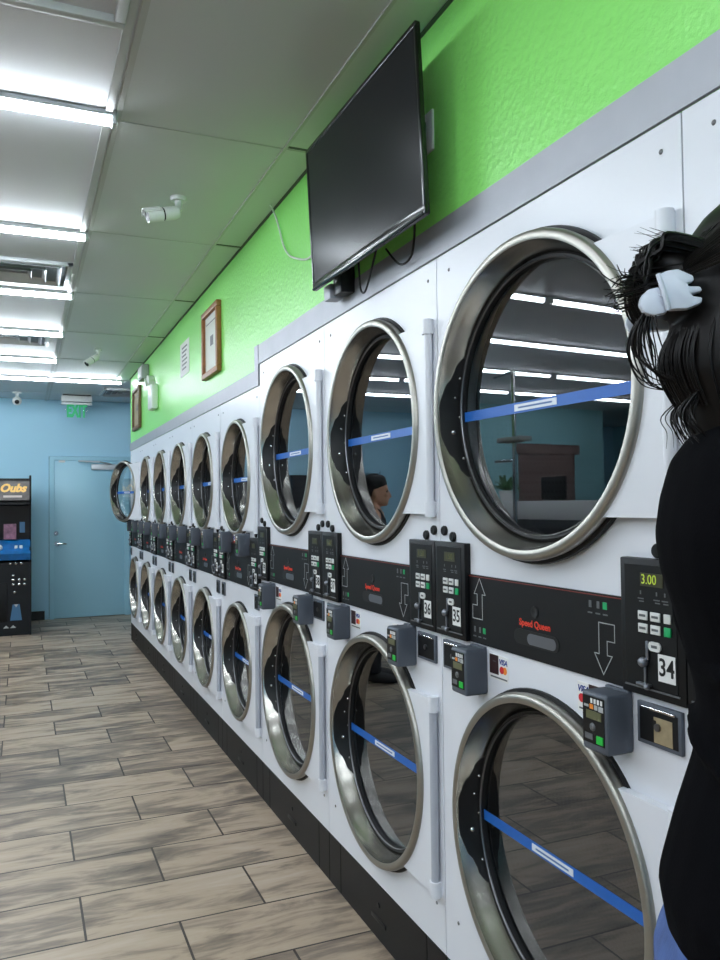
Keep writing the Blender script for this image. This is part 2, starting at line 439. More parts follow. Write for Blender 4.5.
def control_panel(root, W, side, z0, z1, w, lit=False):
    y1 = W / 2 - 0.001 if side > 0 else -W / 2 + w
    y0 = y1 - w + 0.001
    yc = (y0 + y1) / 2; hz = z1 - z0; q = hz / 0.25
    Z = lambda v: z0 + (v - 1.053) * q
    b = MB(); b.box(-0.018, 0.002, y0, y1, z0, z1, 0.003)
    p = b.build('control_panel', 'band', root)
    b = MB(); b.box(-0.0192, -0.0175, y0 + 0.018, y1 - 0.014, z0 + 0.018, z1 - 0.012)
    b.build('panel_inset', 'band_in', p, smooth=False)
    b = MB(); b.box(-0.0212, -0.019, y0 + 0.012, y1 - 0.012, z0 + 0.014, z0 + 0.017)
    b.build('ledge', 'faint', p, smooth=False)
    x = -0.0192
    def rb(r, z, ww, h, d=0.001):                       # box in panel-face terms, r grows to the viewer's right
        return (x - d, x, yc - r - ww / 2, yc - r + ww / 2, Z(z) - h * q / 2, Z(z) + h * q / 2)
    b = MB(); b.box(*rb(0.004, 1.265, 0.056, 0.024)); b.build('display', 'lcd', p, smooth=False)
    b = MB(); b.text('1.50', 0.022 * q, TX(x - 0.0014, yc - 0.002, Z(1.265)), bold=-0.0002)
    b.build('display_digits', 'led_dim', p, smooth=False)
    b = MB()
    for r in (-0.024, 0.016, 0.036):
        b.box(*rb(r, 1.241, 0.003, 0.007, 0.0006)); b.box(*rb(r, 1.230, 0.015, 0.0022, 0.0006)); b.box(*rb(r + 0.002, 1.225, 0.012, 0.0022, 0.0006))
    b.build('printed_legend', 'faint', p, smooth=False)
    for r in (-0.018, 0.013, 0.042):
        for z in (1.200, 1.177):
            b = MB(); g = (r > 0.03 and z < 1.18)
            b.box(*rb(r, z, 0.0235 if r < .03 else 0.016, 0.0165, 0.003), 0.001)
            if not g and r < .03: b.mi = 1; b.box(x - 0.0034, x - 0.003, yc - r - 0.008, yc - r + 0.008, Z(z) - 0.0022, Z(z) + 0.0022)
            o = b.build('button', ['green_btn' if g else 'button', 'faint'], p)
            if g: o['label'] = 'green start button'
    b = MB(); q8 = []
    for k in range(24):
        a = 2 * PI * k / 24; q8.append((x, yc - 0.010 + math.cos(a) * 0.008 + (0.007 if math.cos(a) > 0 else -0.007), Z(1.147) + math.sin(a) * 0.0085))
    b.poly(q8, (-0.003, 0, 0)); b.mi = 1
    b.box(x - 0.0034, x - 0.003, yc - 0.017, yc - 0.003, Z(1.147) - 0.0025, Z(1.147) + 0.0025)
    b.build('oval_button', ['button', 'faint'], p, smooth=False)
    r = -0.012; b = MB()
    b.box(*rb(r + 0.004, 1.138, 0.0065, 0.034, 0.004), 0.001)
    b.ball((x - 0.005, yc - r + 0.004, Z(1.116)), 0.0095 * q, u=14, v=10)
    b.box(*rb(r - 0.002, 1.094, 0.005, 0.036, 0.004), 0.001)
    b.box(*rb(r - 0.004, 1.076, 0.032, 0.005, 0.009), 0.001)
    b.ball((x - 0.007, yc - r - 0.006, Z(1.073)), 0.0055 * q, u=12, v=8)
    b.build('coin_slide', 'slotmetal', p)
    p['panel_y'] = yc; p['label_z'] = Z(1.112)
    b = MB(); b.box(*rb(0.037, 1.112, 0.041, 0.048, 0.0008))
    b.build('number_label', 'label', p, smooth=False)
    return p

def number(p, txt):
    q = 1.0
    b = MB(); b.text(txt, 0.044, TX(-0.0205, p['panel_y'] - 0.037, p['label_z']) @ Matrix.Diagonal((0.86, 1, 1, 1)), bold=0.0006)
    o = b.build('number_digits', 'ink', p, smooth=False)

def card_reader(root, y0, y1, z0, z1):
    zh = z1 - z0
    b = MB(); b.box(-0.064, 0.0, y0, y1, z0, z1, 0.007, 3); b.box(-0.010, 0.0, y0 + 0.004, y1 - 0.004, z1 - 0.01, z1 + 0.004, 0.002)
    r = b.build('card_reader', 'reader', root)
    f = -0.0642; w = y1 - y0
    Yv = lambda t: y1 - t * w            # t from the viewer's left
    Zv = lambda t: z0 + t * zh
    def fb(b, t0, t1, s0, s1, d): b.box(f - d, f + 0.001, Yv(t1), Yv(t0), Zv(s0), Zv(s1))
    b = MB(); fb(b, 0.08, 0.90, 0.14, 0.93, 0.001); b.build('reader_face', 'black', r, smooth=False)
    b = MB(); fb(b, 0.22, 0.80, 0.55, 0.69, 0.0018); b.build('reader_display', 'reader_lcd', r, smooth=False)
    b = MB()
    for i in range(4): fb(b, 0.40 + 0.125 * i, 0.47 + 0.125 * i, 0.82, 0.90, 0.0018)
    b.mi = 1; fb(b, 0.14, 0.32, 0.74, 0.78, 0.0018)
    b.mi = 2; fb(b, 0.36, 0.50, 0.72, 0.80, 0.0018)
    b.mi = 1; fb(b, 0.54, 0.66, 0.72, 0.80, 0.0018); fb(b, 0.70, 0.88, 0.71, 0.80, 0.0018)
    b.build('card_logos', ['label', 'line', 'orange'], r, smooth=False)
    b = MB(); fb(b, 0.62, 0.86, 0.17, 0.30, 0.003); b.build('key_green', 'reader_green', r, smooth=False)
    b = MB(); fb(b, 0.16, 0.46, 0.20, 0.30, 0.0018); b.ball((f - 0.001, Yv(0.46), Zv(0.42)), (0.003, 0.008, 0.008), u=12, v=8)
    b.build('key_grey', 'faint', r)
    return r

def coin_door(root, y0, y1, z0, z1):
    b = MB(); b.box(-0.008, 0.001, y0, y1, z0, z1, 0.002)
    d = b.build('coin_box_door', 'reader', root)
    b = MB(); b.box(-0.0088, -0.007, y0 + 0.008, y1 - 0.008, z0 + 0.008, z1 - 0.010); b.build('window', 'band', d, smooth=False)
    b = MB(); b.box(-0.0115, -0.008, y0 + 0.012, y1 - 0.014, z1 - 0.011, z1 - 0.006, 0.001); b.build('bright_lip', 'chrome', d, smooth=False)
    b = MB(); b.cyl((-0.008, (y0 + y1) / 2, (z0 + z1) / 2), (-0.013, (y0 + y1) / 2, (z0 + z1) / 2), 0.007); b.build('lock', 'steel_dark', d)
    return d

def sticker(root, y0, y1, z0, z1, name='payment_sticker', flip=False):
    b = MB(); b.box(-0.0012, 0.0002, y0, y1, z0, z1)
    s = b.build(name, 'label', root, smooth=False)
    w, h = y1 - y0, z1 - z0; f = -0.0013
    if flip: d0, d1, vy = y0 + 0.0008, y1 - w * 0.45, y0 + w * 0.775
    else: d0, d1, vy = y0 + w * 0.5, y1 - 0.0008, y0 + w * 0.25
    b = MB(); b.box(f - 0.0004, f + 0.0003, d0, d1, z0 + h * 0.22, z1 - 0.0008); b.build('dark_half', 'maroon', s, smooth=False)
    b = MB(); b.text('VISA', 0.0175 * h / 0.058, TX(f - 0.0003, vy, z1 - h * 0.24), shear=0.2, bold=0.0004); b.build('visa_mark', 'visa', s, smooth=False)
    b = MB(); rr = h * 0.15
    b.cyl((f + .0003, vy + w * 0.07, z0 + h * 0.45), (f - 0.0006, vy + w * 0.07, z0 + h * 0.45), rr, seg=20)
    b.mi = 1; b.cyl((f + .0003, vy - w * 0.09, z0 + h * 0.45), (f - 0.0004, vy - w * 0.09, z0 + h * 0.45), rr, seg=20)
    b.build('circles_mark', ['crimson', 'orange'], s)
    b = MB(); b.box(f - 0.0004, f + 0.0003, y0 + w * 0.04, y1 - w * 0.06, z0 + h * 0.07, z0 + h * 0.13); b.box(f - 0.0004, f + 0.0003, y0 + w * 0.62, y1 - w * 0.18, z0 + h * 0.70, z0 + h * 0.76)
    b.build('small_print', 'faint', s, smooth=False)
    return s

def arrow(root, yc, zc, up):
    """outlined bent arrow on the control band"""
    s = 1 if up else -1
    P = [(0, 0.055), (-0.026, 0.016), (-0.012, 0.016), (-0.012, -0.012), (-0.034, -0.012), (-0.034, -0.046), (0.012, -0.046), (0.012, 0.016), (0.026, 0.016)]
    if not up: P = [(-a, -c) for a, c in P]
    b = MB(); t = 0.0009
    for (a, c), (d, e) in zip(P, P[1:] + P[:1]):
        v = Vector((d - a, e - c)); v.normalize(); nrm = Vector((-v.y, v.x)) * t; v = v * t
        q = [(a - v.x + nrm.x, c - v.y + nrm.y), (d + v.x + nrm.x, e + v.y + nrm.y), (d + v.x - nrm.x, e + v.y - nrm.y), (a - v.x - nrm.x, c - v.y - nrm.y)]
        b.poly([(-0.0062, yc - r, zc + z) for r, z in q], (-0.0006, 0, 0))
    return b.build('arrow', 'line', root, smooth=False)

def make_dryer(W, top, up, lo, Rd, plates, band, panel_z, panel_w, readers, reader_z, coins, coin_z, stickers, stick_z, name, label, group):
    root = thing(name, label, 'dryer', (0, 0, 0), 0, group)
    # cabinet with two round openings
    b = MB(); hw = W / 2 - 0.0018; cy = -0.01; N = 64
    z_list = [0.181]
    Rh = Rd - 0.006
    def hole(cz, s):
        ring = []; sq = []
        for i in range(N):
            a = 2 * PI * (i + 0.5) / N; c_, s_ = math.cos(a), math.sin(a); k = 1 / max(abs(c_), abs(s_))
            ring.append(b.bm.verts.new((0, cy + Rh * c_, cz + Rh * s_)))
            sq.append(b.bm.verts.new((0, cy + s * c_ * k, cz + s * s_ * k)))
        back = [b.bm.verts.new((0.03, v.co.y, v.co.z)) for v in ring]
        for i in range(N):
            j = (i + 1) % N
            b.bm.faces.new([ring[i], ring[j], sq[j], sq[i]]); b.bm.faces.new([ring[j], ring[i], back[i], back[j]])
        # corners of the square
        for qa in range(4):
            ca = [(1, 1), (-1, 1), (-1, -1), (1, -1)][qa]
            cv = b.bm.verts.new((0, cy + s * ca[0], cz + s * ca[1]))
            i = int(N / 8) + qa * N // 4 - 1
            b.bm.faces.new([sq[i % N], sq[(i + 1) % N], cv])
    S = Rd + 0.012
    def rect(y0, y1, z0, z1):
        if y1 - y0 < 1e-4 or z1 - z0 < 1e-4: return
        b.bm.faces.new([b.bm.verts.new(p) for p in ((0, y0, z0), (0, y1, z0), (0, y1, z1), (0, y0, z1))])
    for cz in (up, lo):
        hole(cz, S); rect(-hw, cy - S, cz - S, cz + S); rect(cy + S, hw, cz - S, cz + S)
    rect(-hw, hw, 0.181, lo - S); rect(-hw, hw, lo + S, up - S); rect(-hw, hw, up + S, top)
    for P in ([(0, -hw, 0.181), (0.95, -hw, 0.181), (0.95, -hw, top), (0, -hw, top)], [(0, hw, 0.181), (0.95, hw, 0.181), (0.95, hw, top), (0, hw, top)],
              [(0.95, -hw, 0.181), (0.95, hw, 0.181), (0.95, hw, top), (0.95, -hw, top)], [(0, -hw, top), (0.95, -hw, top), (0.95, hw, top), (0, hw, top)],
              [(0, -hw, 0.181), (0.95, -hw, 0.181), (0.95, hw, 0.181), (0, hw, 0.181)]):
        b.bm.faces.new([b.bm.verts.new(p) for p in P])
    b.build('cabinet', 'white', root, smooth=False)
    b = MB(); b.box(0.004, 0.10, -W / 2, W / 2, 0.16, top - 0.002)                # dark seam behind the panel joints
    b.bm.free(); b = MB()
    b.box(0.003, 0.012, -W / 2 + 0.0004, -hw, 0.181, top - 0.004); b.box(0.003, 0.012, hw, W / 2 - 0.0004, 0.181, top - 0.004)
    b.build('seam_strip', 'faint', root, smooth=False)
    # black base
    b = MB(); g = 0.0015; wide = 0.335 * W / 0.8986
    for a, c in ((-W / 2, -wide), (-wide, wide), (wide, W / 2)): b.box(0.0, 0.06, a + g, c - g, 0.0, 0.178, 0.002)
    kp = b.build('kick_panel', 'kick', root, smooth=False)
    b = MB(); b.box(-0.004, 0.001, -0.055, 0.055, 0.058, 0.072, 0.002); b.cyl((0.001, 0.0, 0.112), (-0.004, 0, 0.112), 0.009); b.build('slot_and_lock', 'ink', kp)
    # control band
    bz0, bz1 = band
    pw = panel_w
    b = MB(); b.box(-0.006, 0.002, -W / 2 + pw, W / 2 - pw, bz0, bz1, 0.001); cb = b.build('control_band', 'band', root, smooth=False)
    b = MB(); b.box(-0.0066, -0.005, -W / 2 + pw, W / 2 - pw, bz1 - 0.005, bz1 - 0.003); b.build('red_stripe', 'red_line', cb, smooth=False)
    zc = bz0 + 0.048 if bz1 - bz0 < 0.19 else bz0 + 0.05
    b = MB(); b.lathe([(-0.0062, 0.0), (-0.0085, 0.006), (-0.0085, 0.013), (-0.0062, 0.014)], 0.004, zc + 0.060, 24); b.build('round_badge', 'ink', cb)
    b = MB(); b.text('Speed Queen', 0.0215, TX(-0.0066, 0.006, zc + 0.031), bold=0.0005); b.build('brand_lettering', 'red', cb, smooth=False)
    b = MB(); q = []
    for i in range(32):
        a = 2 * PI * i / 32; q.append((-0.0062, 0.002 + math.cos(a) * 0.019 + (0.066 if math.cos(a) > 0 else -0.066), zc - 0.002 + math.sin(a) * 0.0175))
    b.poly(q, (-0.0010, 0, 0)); slot = b.build('hand_slot', 'ink', cb, smooth=False)
    b = MB(); q = []
    for i in range(32):
        a = 2 * PI * i / 32; q.append((-0.0070, -0.020 + math.cos(a) * 0.013 + (0.040 if math.cos(a) > 0 else -0.040), zc - 0.003 + math.sin(a) * 0.0125))
    b.poly(q, (-0.0010, 0, 0)); b.build('slot_lever', 'slotmetal', slot, smooth=False)
    yo = W / 2 - pw
    arrow(cb, yo - 0.052, bz0 + 0.108, True); arrow(cb, -yo + 0.066, bz0 + 0.068, False)
    b = MB()
    for s, zz in ((1, bz0 + 0.028), (-1, bz1 - 0.030)):
        base = yo - 0.025 if s > 0 else -yo + 0.105
        for i, d in enumerate((0, 0.024, 0.046)):
            b.mi = 0 if i < 2 else 1
            b.box(-0.0066, -0.005, base - d - 0.006, base - d + (0.002 if i < 2 else 0.006), zz, zz + 0.014)
            b.mi = 0; b.box(-0.0066, -0.005, base - d - 0.008, base - d + 0.006, zz - 0.012, zz - 0.009)
    b.build('legend_marks', ['faint', 'green_btn'], cb, smooth=False)
    control_panel(root, W, -1, panel_z[0], panel_z[1], pw); control_panel(root, W, 1, panel_z[0], panel_z[1], pw)
    for s in (-1, 1):
        for dy, dz in ((0.030, 0.029), (0.076, 0.014)):
            b = MB(); y = s * (W / 2 - dy); b.lathe([(0.0, 0.013), (-0.006, 0.0135), (-0.009, 0.011), (-0.009, 0.0)], y, panel_z[1] + dz, 20)
            b.box(-0.0095, -0.0085, y - 0.0015, y + 0.0015, panel_z[1] + dz - 0.007, panel_z[1] + dz + 0.007)
            b.build('key_lock', 'black', root)
    for (a, c) in readers: card_reader(root, a, c, *reader_z)
    for (a, c) in coins: coin_door(root, a, c, *coin_z)
    for (a, c) in stickers: sticker(root, a, c, *stick_z, flip=(a < 0))
    b = MB()
    for y in (-W / 2 + 0.05, W / 2 - 0.07):
        for z in (top - 0.05, 0.30): b.ball((0, y, z), (0.003, 0.005, 0.005), u=8, v=6)
    b.build('screw_heads', 'steel_dark', root)
    for cz, pz in ((up, plates[0]), (lo, plates[1])):
        door_parts(root, W, cz, Rd, pz[0], pz[1])
        b = MB(); rr = Rd - 0.03
        b.lathe([(0.055, Rd - 0.008), (0.055, rr), (0.10, rr), (0.12, Rd + 0.02), (0.80, Rd + 0.02), (0.80, 0.05), (0.78, 0.0)], -0.01, cz, 48)
        b.build('drum', 'drum', root)
    return root

BIG = 0.8986; SMALL = 0.8357
G_BIG = 'wide stacked dryers in the near half of the row'; G_SM = 'narrow stacked dryers in the far half of the row'
big = make_dryer(BIG, 2.086, 1.640, 0.620, 0.362, ((1.377, 1.913), (0.336, 0.865)), (1.054, 1.225), (1.053, 1.303), 0.160,
                 ((-0.300, -0.226), (0.213, 0.287)), (0.934, 1.046), ((-0.425, -0.316), (0.320, 0.429)), (0.963, 1.039),
                 ((-0.215, -0.135), (0.124, 0.204)), (0.978, 1.038), 'stacked_dryer', 'x', G_BIG)
small = make_dryer(SMALL, 1.984, 1.553, 0.588, 0.304, ((1.275, 1.822), (0.300, 0.858)), (0.990, 1.205), (0.990, 1.245), 0.145,
                   ((-0.225, -0.163), (0.155, 0.217)), (1.148, 1.262), ((-0.385, -0.315), (0.315, 0.385)), (0.895, 0.970),
                   ((0.088, 0.150),), (1.160, 1.250), 'narrow_stacked_dryer', 'x', G_SM)
Y0 = 1.0505
labels_big = ['white stacked dryer at the near end of the row, mostly behind the long-haired person',
              'white stacked dryer numbered 34 and 35 with its big upper door slightly ajar',
              'white stacked dryer numbered 36 and 37, its upper glass mirroring a dark-haired person',
              'farthest of the tall wide stacked dryers, next to the step down in the metal trim']
bigs = []
for k in range(4):
    o = big if k == 1 else copy_tree(big)
    o.location = (0, Y0 + BIG * (k - 1 + 0.5), 0); o['label'] = labels_big[k]; bigs.append(o)
labels_sm = ['nearest of the narrow stacked dryers, right after the step in the metal trim',
             'second narrow stacked dryer from the step in the metal trim',
             'third narrow stacked dryer from the step in the metal trim',
             'fourth narrow stacked dryer from the step in the metal trim',
             'narrow stacked dryer just before the one with the open upper door',
             'narrow stacked dryer at the far end of the row with its upper door swung open']
smalls = []
YS = Y0 + 3 * BIG
for k in range(6):
    o = small if k == 0 else copy_tree(small)
    o.location = (0, YS + SMALL * (k + 0.5), 0); o['label'] = labels_sm[k]; smalls.append(o)
for i, o in enumerate(bigs + smalls):
    ps = sorted(kids(o, 'control_panel'), key=lambda p: p['panel_y'])
    number(ps[0], str(32 + 2 * i)); number(ps[1], str(33 + 2 * i))
for p in bigs[1].children:
    if p.name.split('.')[0] == 'control_panel' and p['panel_y'] < 0:
        d = kids(p, 'display_digits')[0]
        b = MB(); b.text('3.00', 0.025, TX(-0.0206, p['panel_y'] + 0.002, 1.265) @ Matrix.Diagonal((0.9, 1, 1, 1)), bold=-0.0001)
        nd = b.build('display_digits', 'led', p, smooth=False); bpy.data.objects.remove(d)
        p['label'] = 'control panel 34 with its display lit 3.00'
def upper_door(o): return max(kids(o, 'door'), key=lambda d: d.location.z)
upper_door(bigs[1]).rotation_euler = (0, 0, math.radians(3.0)); upper_door(bigs[1])['label'] = 'big upper door slightly ajar'
upper_door(smalls[5]).rotation_euler = (0, 0, math.radians(17)); upper_door(smalls[5])['label'] = 'open upper door'
# torn note behind the window of the coin box of dryer 34
cd = min(kids(bigs[1], 'coin_box_door'), key=lambda c: c.data.vertices[0].co.y)
b = MB(); b.box(-0.0094, -0.0086, -0.405, -0.360, 0.972, 1.018); b.mi = 1; b.box(-0.0098, -0.0092, -0.366, -0.358, 1.0, 1.012)
b.build('paper_note', ['tan', 'ink'], cd, smooth=False)

# ------------------------------------------------------------------ room shell
XL, YF, YB, ZC = -10.0, -4.0, 10.79, 2.756
def S(name, m, *boxes, bev=0.0):
    b = MB()
    for q in boxes: b.box(*q, bev)
    return struct(b.build(name, m, smooth=False))
S('floor', 'floor', (XL, 2.2, YF, YB + 0.1, -0.08, 0.0))
S('ceiling', 'ceil', (XL, 2.2, YF, YB + 0.1, ZC, ZC + 0.08))
S('wall_left', 'wall_teal', (XL - 0.1, XL, YF, YB + 0.1, 0, ZC))
S('wall_front', 'wall_blue', (XL, 2.2, YF - 0.1, YF, 0, ZC))
S('wall_back', 'wall_blue', (XL, -0.75, YB, YB + 0.1, 0, ZC), (-0.75, 0.225, YB, YB + 0.1, 2.045, ZC), (0.225, 2.2, YB, YB + 0.1, 0, ZC))
S('wall_hallway', 'wall_blue', (2.1, 2.2, YF, YB, 0, ZC))
S('wall_office', 'wall_teal', (-7.8, -4.3, 8.9, YB - 0.001, 0, ZC))
S('wall_right', 'green', (0.004, 0.16, YF, YS + 0.03, 2.09, ZC), (0.004, 0.16, YS + 0.03, 8.775, 1.988, ZC))
ST = YS + 0.028
S('trim_1', 'galv', (-0.004, 0.004, YF, ST + 0.03, 2.0895, 2.182), (-0.004, 0.004, ST - 0.012, ST + 0.03, 2.07, 2.0895))
S('trim_2', 'galv', (-0.006, 0.004, ST - 0.020, ST + 0.046, 1.986, 2.184))
S('trim_3', 'galv', (-0.004, 0.004, ST + 0.046, 8.775, 1.988, 2.068))
S('baseboard_back', 'base_black', (XL, -0.80, YB - 0.015, YB, 0, 0.11), (0.27, 2.1, YB - 0.015, YB, 0, 0.11))
S('baseboard_left', 'base_black', (XL, XL + 0.015, YF, YB, 0, 0.11))
# ceiling battens and the border strip along the green wall
S('trim_4', 'ceil_trim', (-0.800, -0.775, YF, YB, ZC - 0.010, ZC), (-0.765, -0.745, YF, YB, ZC - 0.004, ZC))
S('trim_5', 'ceil_trim', *[(-0.745, 0.004, 2.87 + 1.215 * k - 0.003, 2.87 + 1.215 * k + 0.003, ZC - 0.002, ZC) for k in range(-5, 7)])
S('trim_6', 'ceil_trim', (-0.150, -0.138, YF, 8.775, ZC - 0.006, ZC))
S('trim_7', 'ceil_gap', *[(-0.137, 0.004, 2.85 + 1.215 * k - 0.006, 2.85 + 1.215 * k + 0.006, ZC - 0.003, ZC) for k in range(-5, 5)],
  (-0.008, 0.004, YF, 8.775, ZC - 0.004, ZC))
S('trim_8', 'ceil_trim', *[(XL, -0.80, 2.87 + 1.215 * k - 0.006, 2.87 + 1.215 * k + 0.006, ZC - 0.003, ZC) for k in range(-5, 7)])

# back door
b = MB(); b.box(-0.69, 0.165, YB - 0.012, YB + 0.03, 0.006, 1.995, 0.002)
door = b.build('door_1', 'door_blue'); struct(door)
b = MB(); b.box(-0.745, -0.690, YB - 0.03, YB + 0.06, 0, 2.04); b.box(0.165, 0.222, YB - 0.03, YB + 0.06, 0, 2.04); b.box(-0.69, 0.165, YB - 0.03, YB + 0.06, 1.995, 2.04)
b.build('door_frame', 'door_blue', door, smooth=False)
b = MB()
b.cyl((-0.655, YB - 0.012, 0.945), (-0.655, YB - 0.028, 0.945), 0.032, seg=20); b.cyl((-0.655, YB - 0.02, 0.945), (-0.655, YB - 0.06, 0.945), 0.011)
b.tube([(-0.655, YB - 0.058, 0.945), (-0.60, YB - 0.060, 0.943), (-0.545, YB - 0.052, 0.940)], [0.011, 0.010, 0.008]); b.build('lever_handle', 'chrome', door)
b = MB(); b.cyl((-0.668, YB - 0.012, 1.075), (-0.668, YB - 0.03, 1.075), 0.028, seg=20); b.box(-0.673, -0.663, YB - 0.045, YB - 0.028, 1.06, 1.09, 0.002); b.build('deadbolt', 'chrome', door)
b = MB(); b.box(-0.245, 0.12, YB - 0.065, YB - 0.012, 1.875, 1.945, 0.006); b.tube([(0.0, YB - 0.045, 1.945), (-0.16, YB - 0.22, 1.965), (-0.40, YB - 0.05, 1.985)], 0.011)
b.build('door_closer', 'vent', door)
b = MB(); b.box(-0.635, -0.56, YB - 0.02, YB - 0.012, 1.965, 1.992, 0.002); b.build('strike_sensor', 'plastic', door)

# ------------------------------------------------------------------ ceiling lights
rows = [(-2.08, [(-3.2, -0.77), (-5.65, -3.25)]), (-0.85, [(-3.2, -0.77), (-5.65, -3.25)]), (0.38, [(-3.2, -0.77), (-5.65, -3.25)]), (1.60, [(-3.2, -0.77), (-5.65, -3.25)]),
        (2.82, [(-3.2, -0.77), (-5.65, -3.25)]), (4.11, [(-2.36, -0.77), (-4.80, -2.42)]), (5.31, [(-2.62, -0.77), (-5.05, -2.66)]),
        (6.53, [(-2.2, -0.77), (-4.60, -2.25), (-7.0, -4.68)]), (7.73, [(-2.6, -0.77), (-5.02, -2.65), (-7.4, -5.12)]), (8.88, [(-2.5, -0.08), (-4.2, -2.55)])]
lamp_words = {2.70: 'second visible', 3.97: 'third'}
def ceiling_light(y, x0, x1, label):
    r = thing('ceiling_light', label, 'ceiling light', ((x0 + x1) / 2, y, ZC), 0, 'LED batten lights across the ceiling')
    h = (x1 - x0) / 2
    b = MB(); b.box(-h, h, -0.024, 0.024, -0.020, 0, 0.003); b.build('housing', 'lamp_body', r)
    b = MB(); q = []
    for i in range(13):
        a = PI * i / 12; q.append((-h + 0.008, 0.020 * math.cos(a), -0.020 - 0.026 * math.sin(a)))
    b.poly(q, (2 * h - 0.016, 0, 0)); b.build('diffuser', 'lamp', r)
    for s in (-1, 1):
        b = MB(); b.box(s * h - 0.008, s * h + 0.008, -0.025, 0.025, -0.047, 0.0, 0.004); b.build('end_cap', 'lamp_body', r)
    return r
ordn = ['first', 'second', 'third', 'fourth', 'fifth', 'sixth', 'seventh', 'eighth', 'ninth', 'tenth']
for ri, (y, xs) in enumerate(rows):
    for li, (x0, x1) in enumerate(xs):
        where = 'nearest the dryers' if li == 0 else ('next one out in that row' if li == 1 else 'outermost of that row')
        if ri < 4: where_row = '%s row behind the viewer' % ordn[3 - ri]
        elif ri == 9: where_row = 'last row before the exit sign'
        else: where_row = '%s lit row ahead' % ordn[ri - 4]
        where = ('end nearest the dryers', 'second from the dryers', 'third from the dryers')[li]
        lab = 'white batten light in the %s, %s' % (where_row, where)
        ceiling_light(y, x0, x1, lab)

# ceiling vents
def vent(name, label, x0, x1, y0, y1, n):
    r = thing(name, label, 'air vent', ((x0 + x1) / 2, (y0 + y1) / 2, ZC), 0, 'air diffusers in the ceiling')
    hx, hy = (x1 - x0) / 2, (y1 - y0) / 2
    b = MB(); f = 0.03
    for q in ((-hx, hx, -hy, -hy + f), (-hx, hx, hy - f, hy), (-hx, -hx + f, -hy, hy), (hx - f, hx, -hy, hy)): b.box(q[0], q[1], q[2], q[3], -0.02, -0.0, 0.003)
    b.build('frame', 'vent', r)
    b = MB(); b.box(-hx + .01, hx - .01, -hy + .01, hy - .01, -0.003, -0.0005); b.build('backing', 'vent_in', r)
    for i in range(n):
        s = 1 - (i + 1) / (n + 1.0)
        b = MB(); ax, ay = hx * s, hy * s; o = 0.022; z0, z1 = -0.026, -0.004
        pr = [((-ax, -ay), (ax, -ay)), ((ax, -ay), (ax, ay)), ((ax, ay), (-ax, ay)), ((-ax, ay), (-ax, -ay))]
        for (p, q) in pr:
            P = [Vector((p[0], p[1], z1)), Vector((q[0], q[1], z1))]
            k = 1 + o / max(ax, ay)
            P2 = [Vector((q[0] + math.copysign(o, q[0]), q[1] + math.copysign(o, q[1]), z0)), Vector((p[0] + math.copysign(o, p[0]), p[1] + math.copysign(o, p[1]), z0))]
            b.poly(P + P2, (0, 0, 0.0015))
        b.build('louvre', 'vent', r, smooth=False)
    return r
vent('ceiling_vent', 'square air diffuser beside the third ceiling light, near the left edge', -1.42, -0.80, 4.66, 5.14, 3)
vent('ceiling_vent', 'far air diffuser between the fifth and sixth rows of lights', -1.50, -0.86, 6.60, 7.10, 3)
vent('ceiling_vent', 'dark flat return grille beside the exit sign, above the far end of the dryers', -0.20, 0.42, 9.5, 10.1, 4)
r = thing('ceiling_hatch', 'pale framed hatch in the ceiling at the top left corner', 'ceiling hatch', (-1.11, 1.95, ZC))
b = MB()
for q in ((-0.31, 0.31, -0.31, -0.28), (-0.31, 0.31, 0.28, 0.31), (-0.31, -0.28, -0.28, 0.28), (0.28, 0.31, -0.28, 0.28)): b.box(*q, -0.03, 0, 0.004)
b.build('frame', 'ceil_trim', r)
b = MB(); b.box(-0.28, 0.28, -0.28, 0.28, -0.008, -0.001); b.build('panel', 'lamp_body', r, smooth=False)

# ------------------------------------------------------------------ security cameras
def bullet(label, x, y, dirv, s=1.0):
    r = thing('security_camera', label, 'camera', (x, y, ZC), 0, 'white bullet security cameras on the ceiling')
    b = MB()
    b.cyl((0, 0, 0), (0, 0, -0.018), 0.045 * s, 0.042 * s, seg=24); b.build('mount_base', 'plastic', r)
    b = MB(); b.tube([(0, 0, -0.015), (0, 0, -0.05 * s), (0.0, 0.0, -0.075 * s)], [0.022 * s, 0.018 * s, 0.020 * s], 14); b.build('bracket', 'plastic', r)
    d = Vector(dirv).normalized(); p = Vector((0, 0, -0.085 * s)) + d * 0.02
    b = MB(); b.tube([p - d * 0.02, p, p + d * 0.06 * s, p + d * 0.062 * s], [0.028 * s, 0.037 * s, 0.037 * s, 0.034 * s], 22)
    b.tube([p + d * 0.068 * s, p + d * 0.07 * s, p + d * 0.155 * s], [0.034 * s, 0.037 * s, 0.037 * s], 22); b.build('body', 'plastic', r)
    b = MB(); b.tube([p + d * 0.055 * s, p + d * 0.075 * s], 0.0355 * s, 22); b.build('grip_band', 'black', r)
    b = MB(); b.tube([p + d * 0.150 * s, p + d * 0.157 * s], 0.031 * s, 22); b.build('lens_face', 'black', r)
    b = MB(); up = Vector((0, 0, 1)); side = d.cross(up).normalized(); u = side.cross(d)
    prev = None; t = MB()
    for k in range(9):
        a = math.radians(20 + 140 * k / 8); v = side * math.cos(a) + u * math.sin(a)
        t.tube([p + d * 0.08 * s + v * 0.039 * s, p + d * 0.172 * s + v * 0.039 * s], 0.0045 * s, 6)
    t.build('visor', 'plastic', r)
    return r
bullet('white bullet security camera on the ceiling, the near one beside the television', -0.43, 3.50, (-0.95, -0.10, -0.26), 0.78)
bullet('far white bullet security camera on the ceiling beyond the near one', -0.46, 7.17, (-0.55, -0.30, -0.45), 0.74)
r = thing('dome_camera', 'small white eyeball camera under the ceiling by the blue back wall, above the arcade cabinet', 'camera', (-1.115, 10.17, ZC))
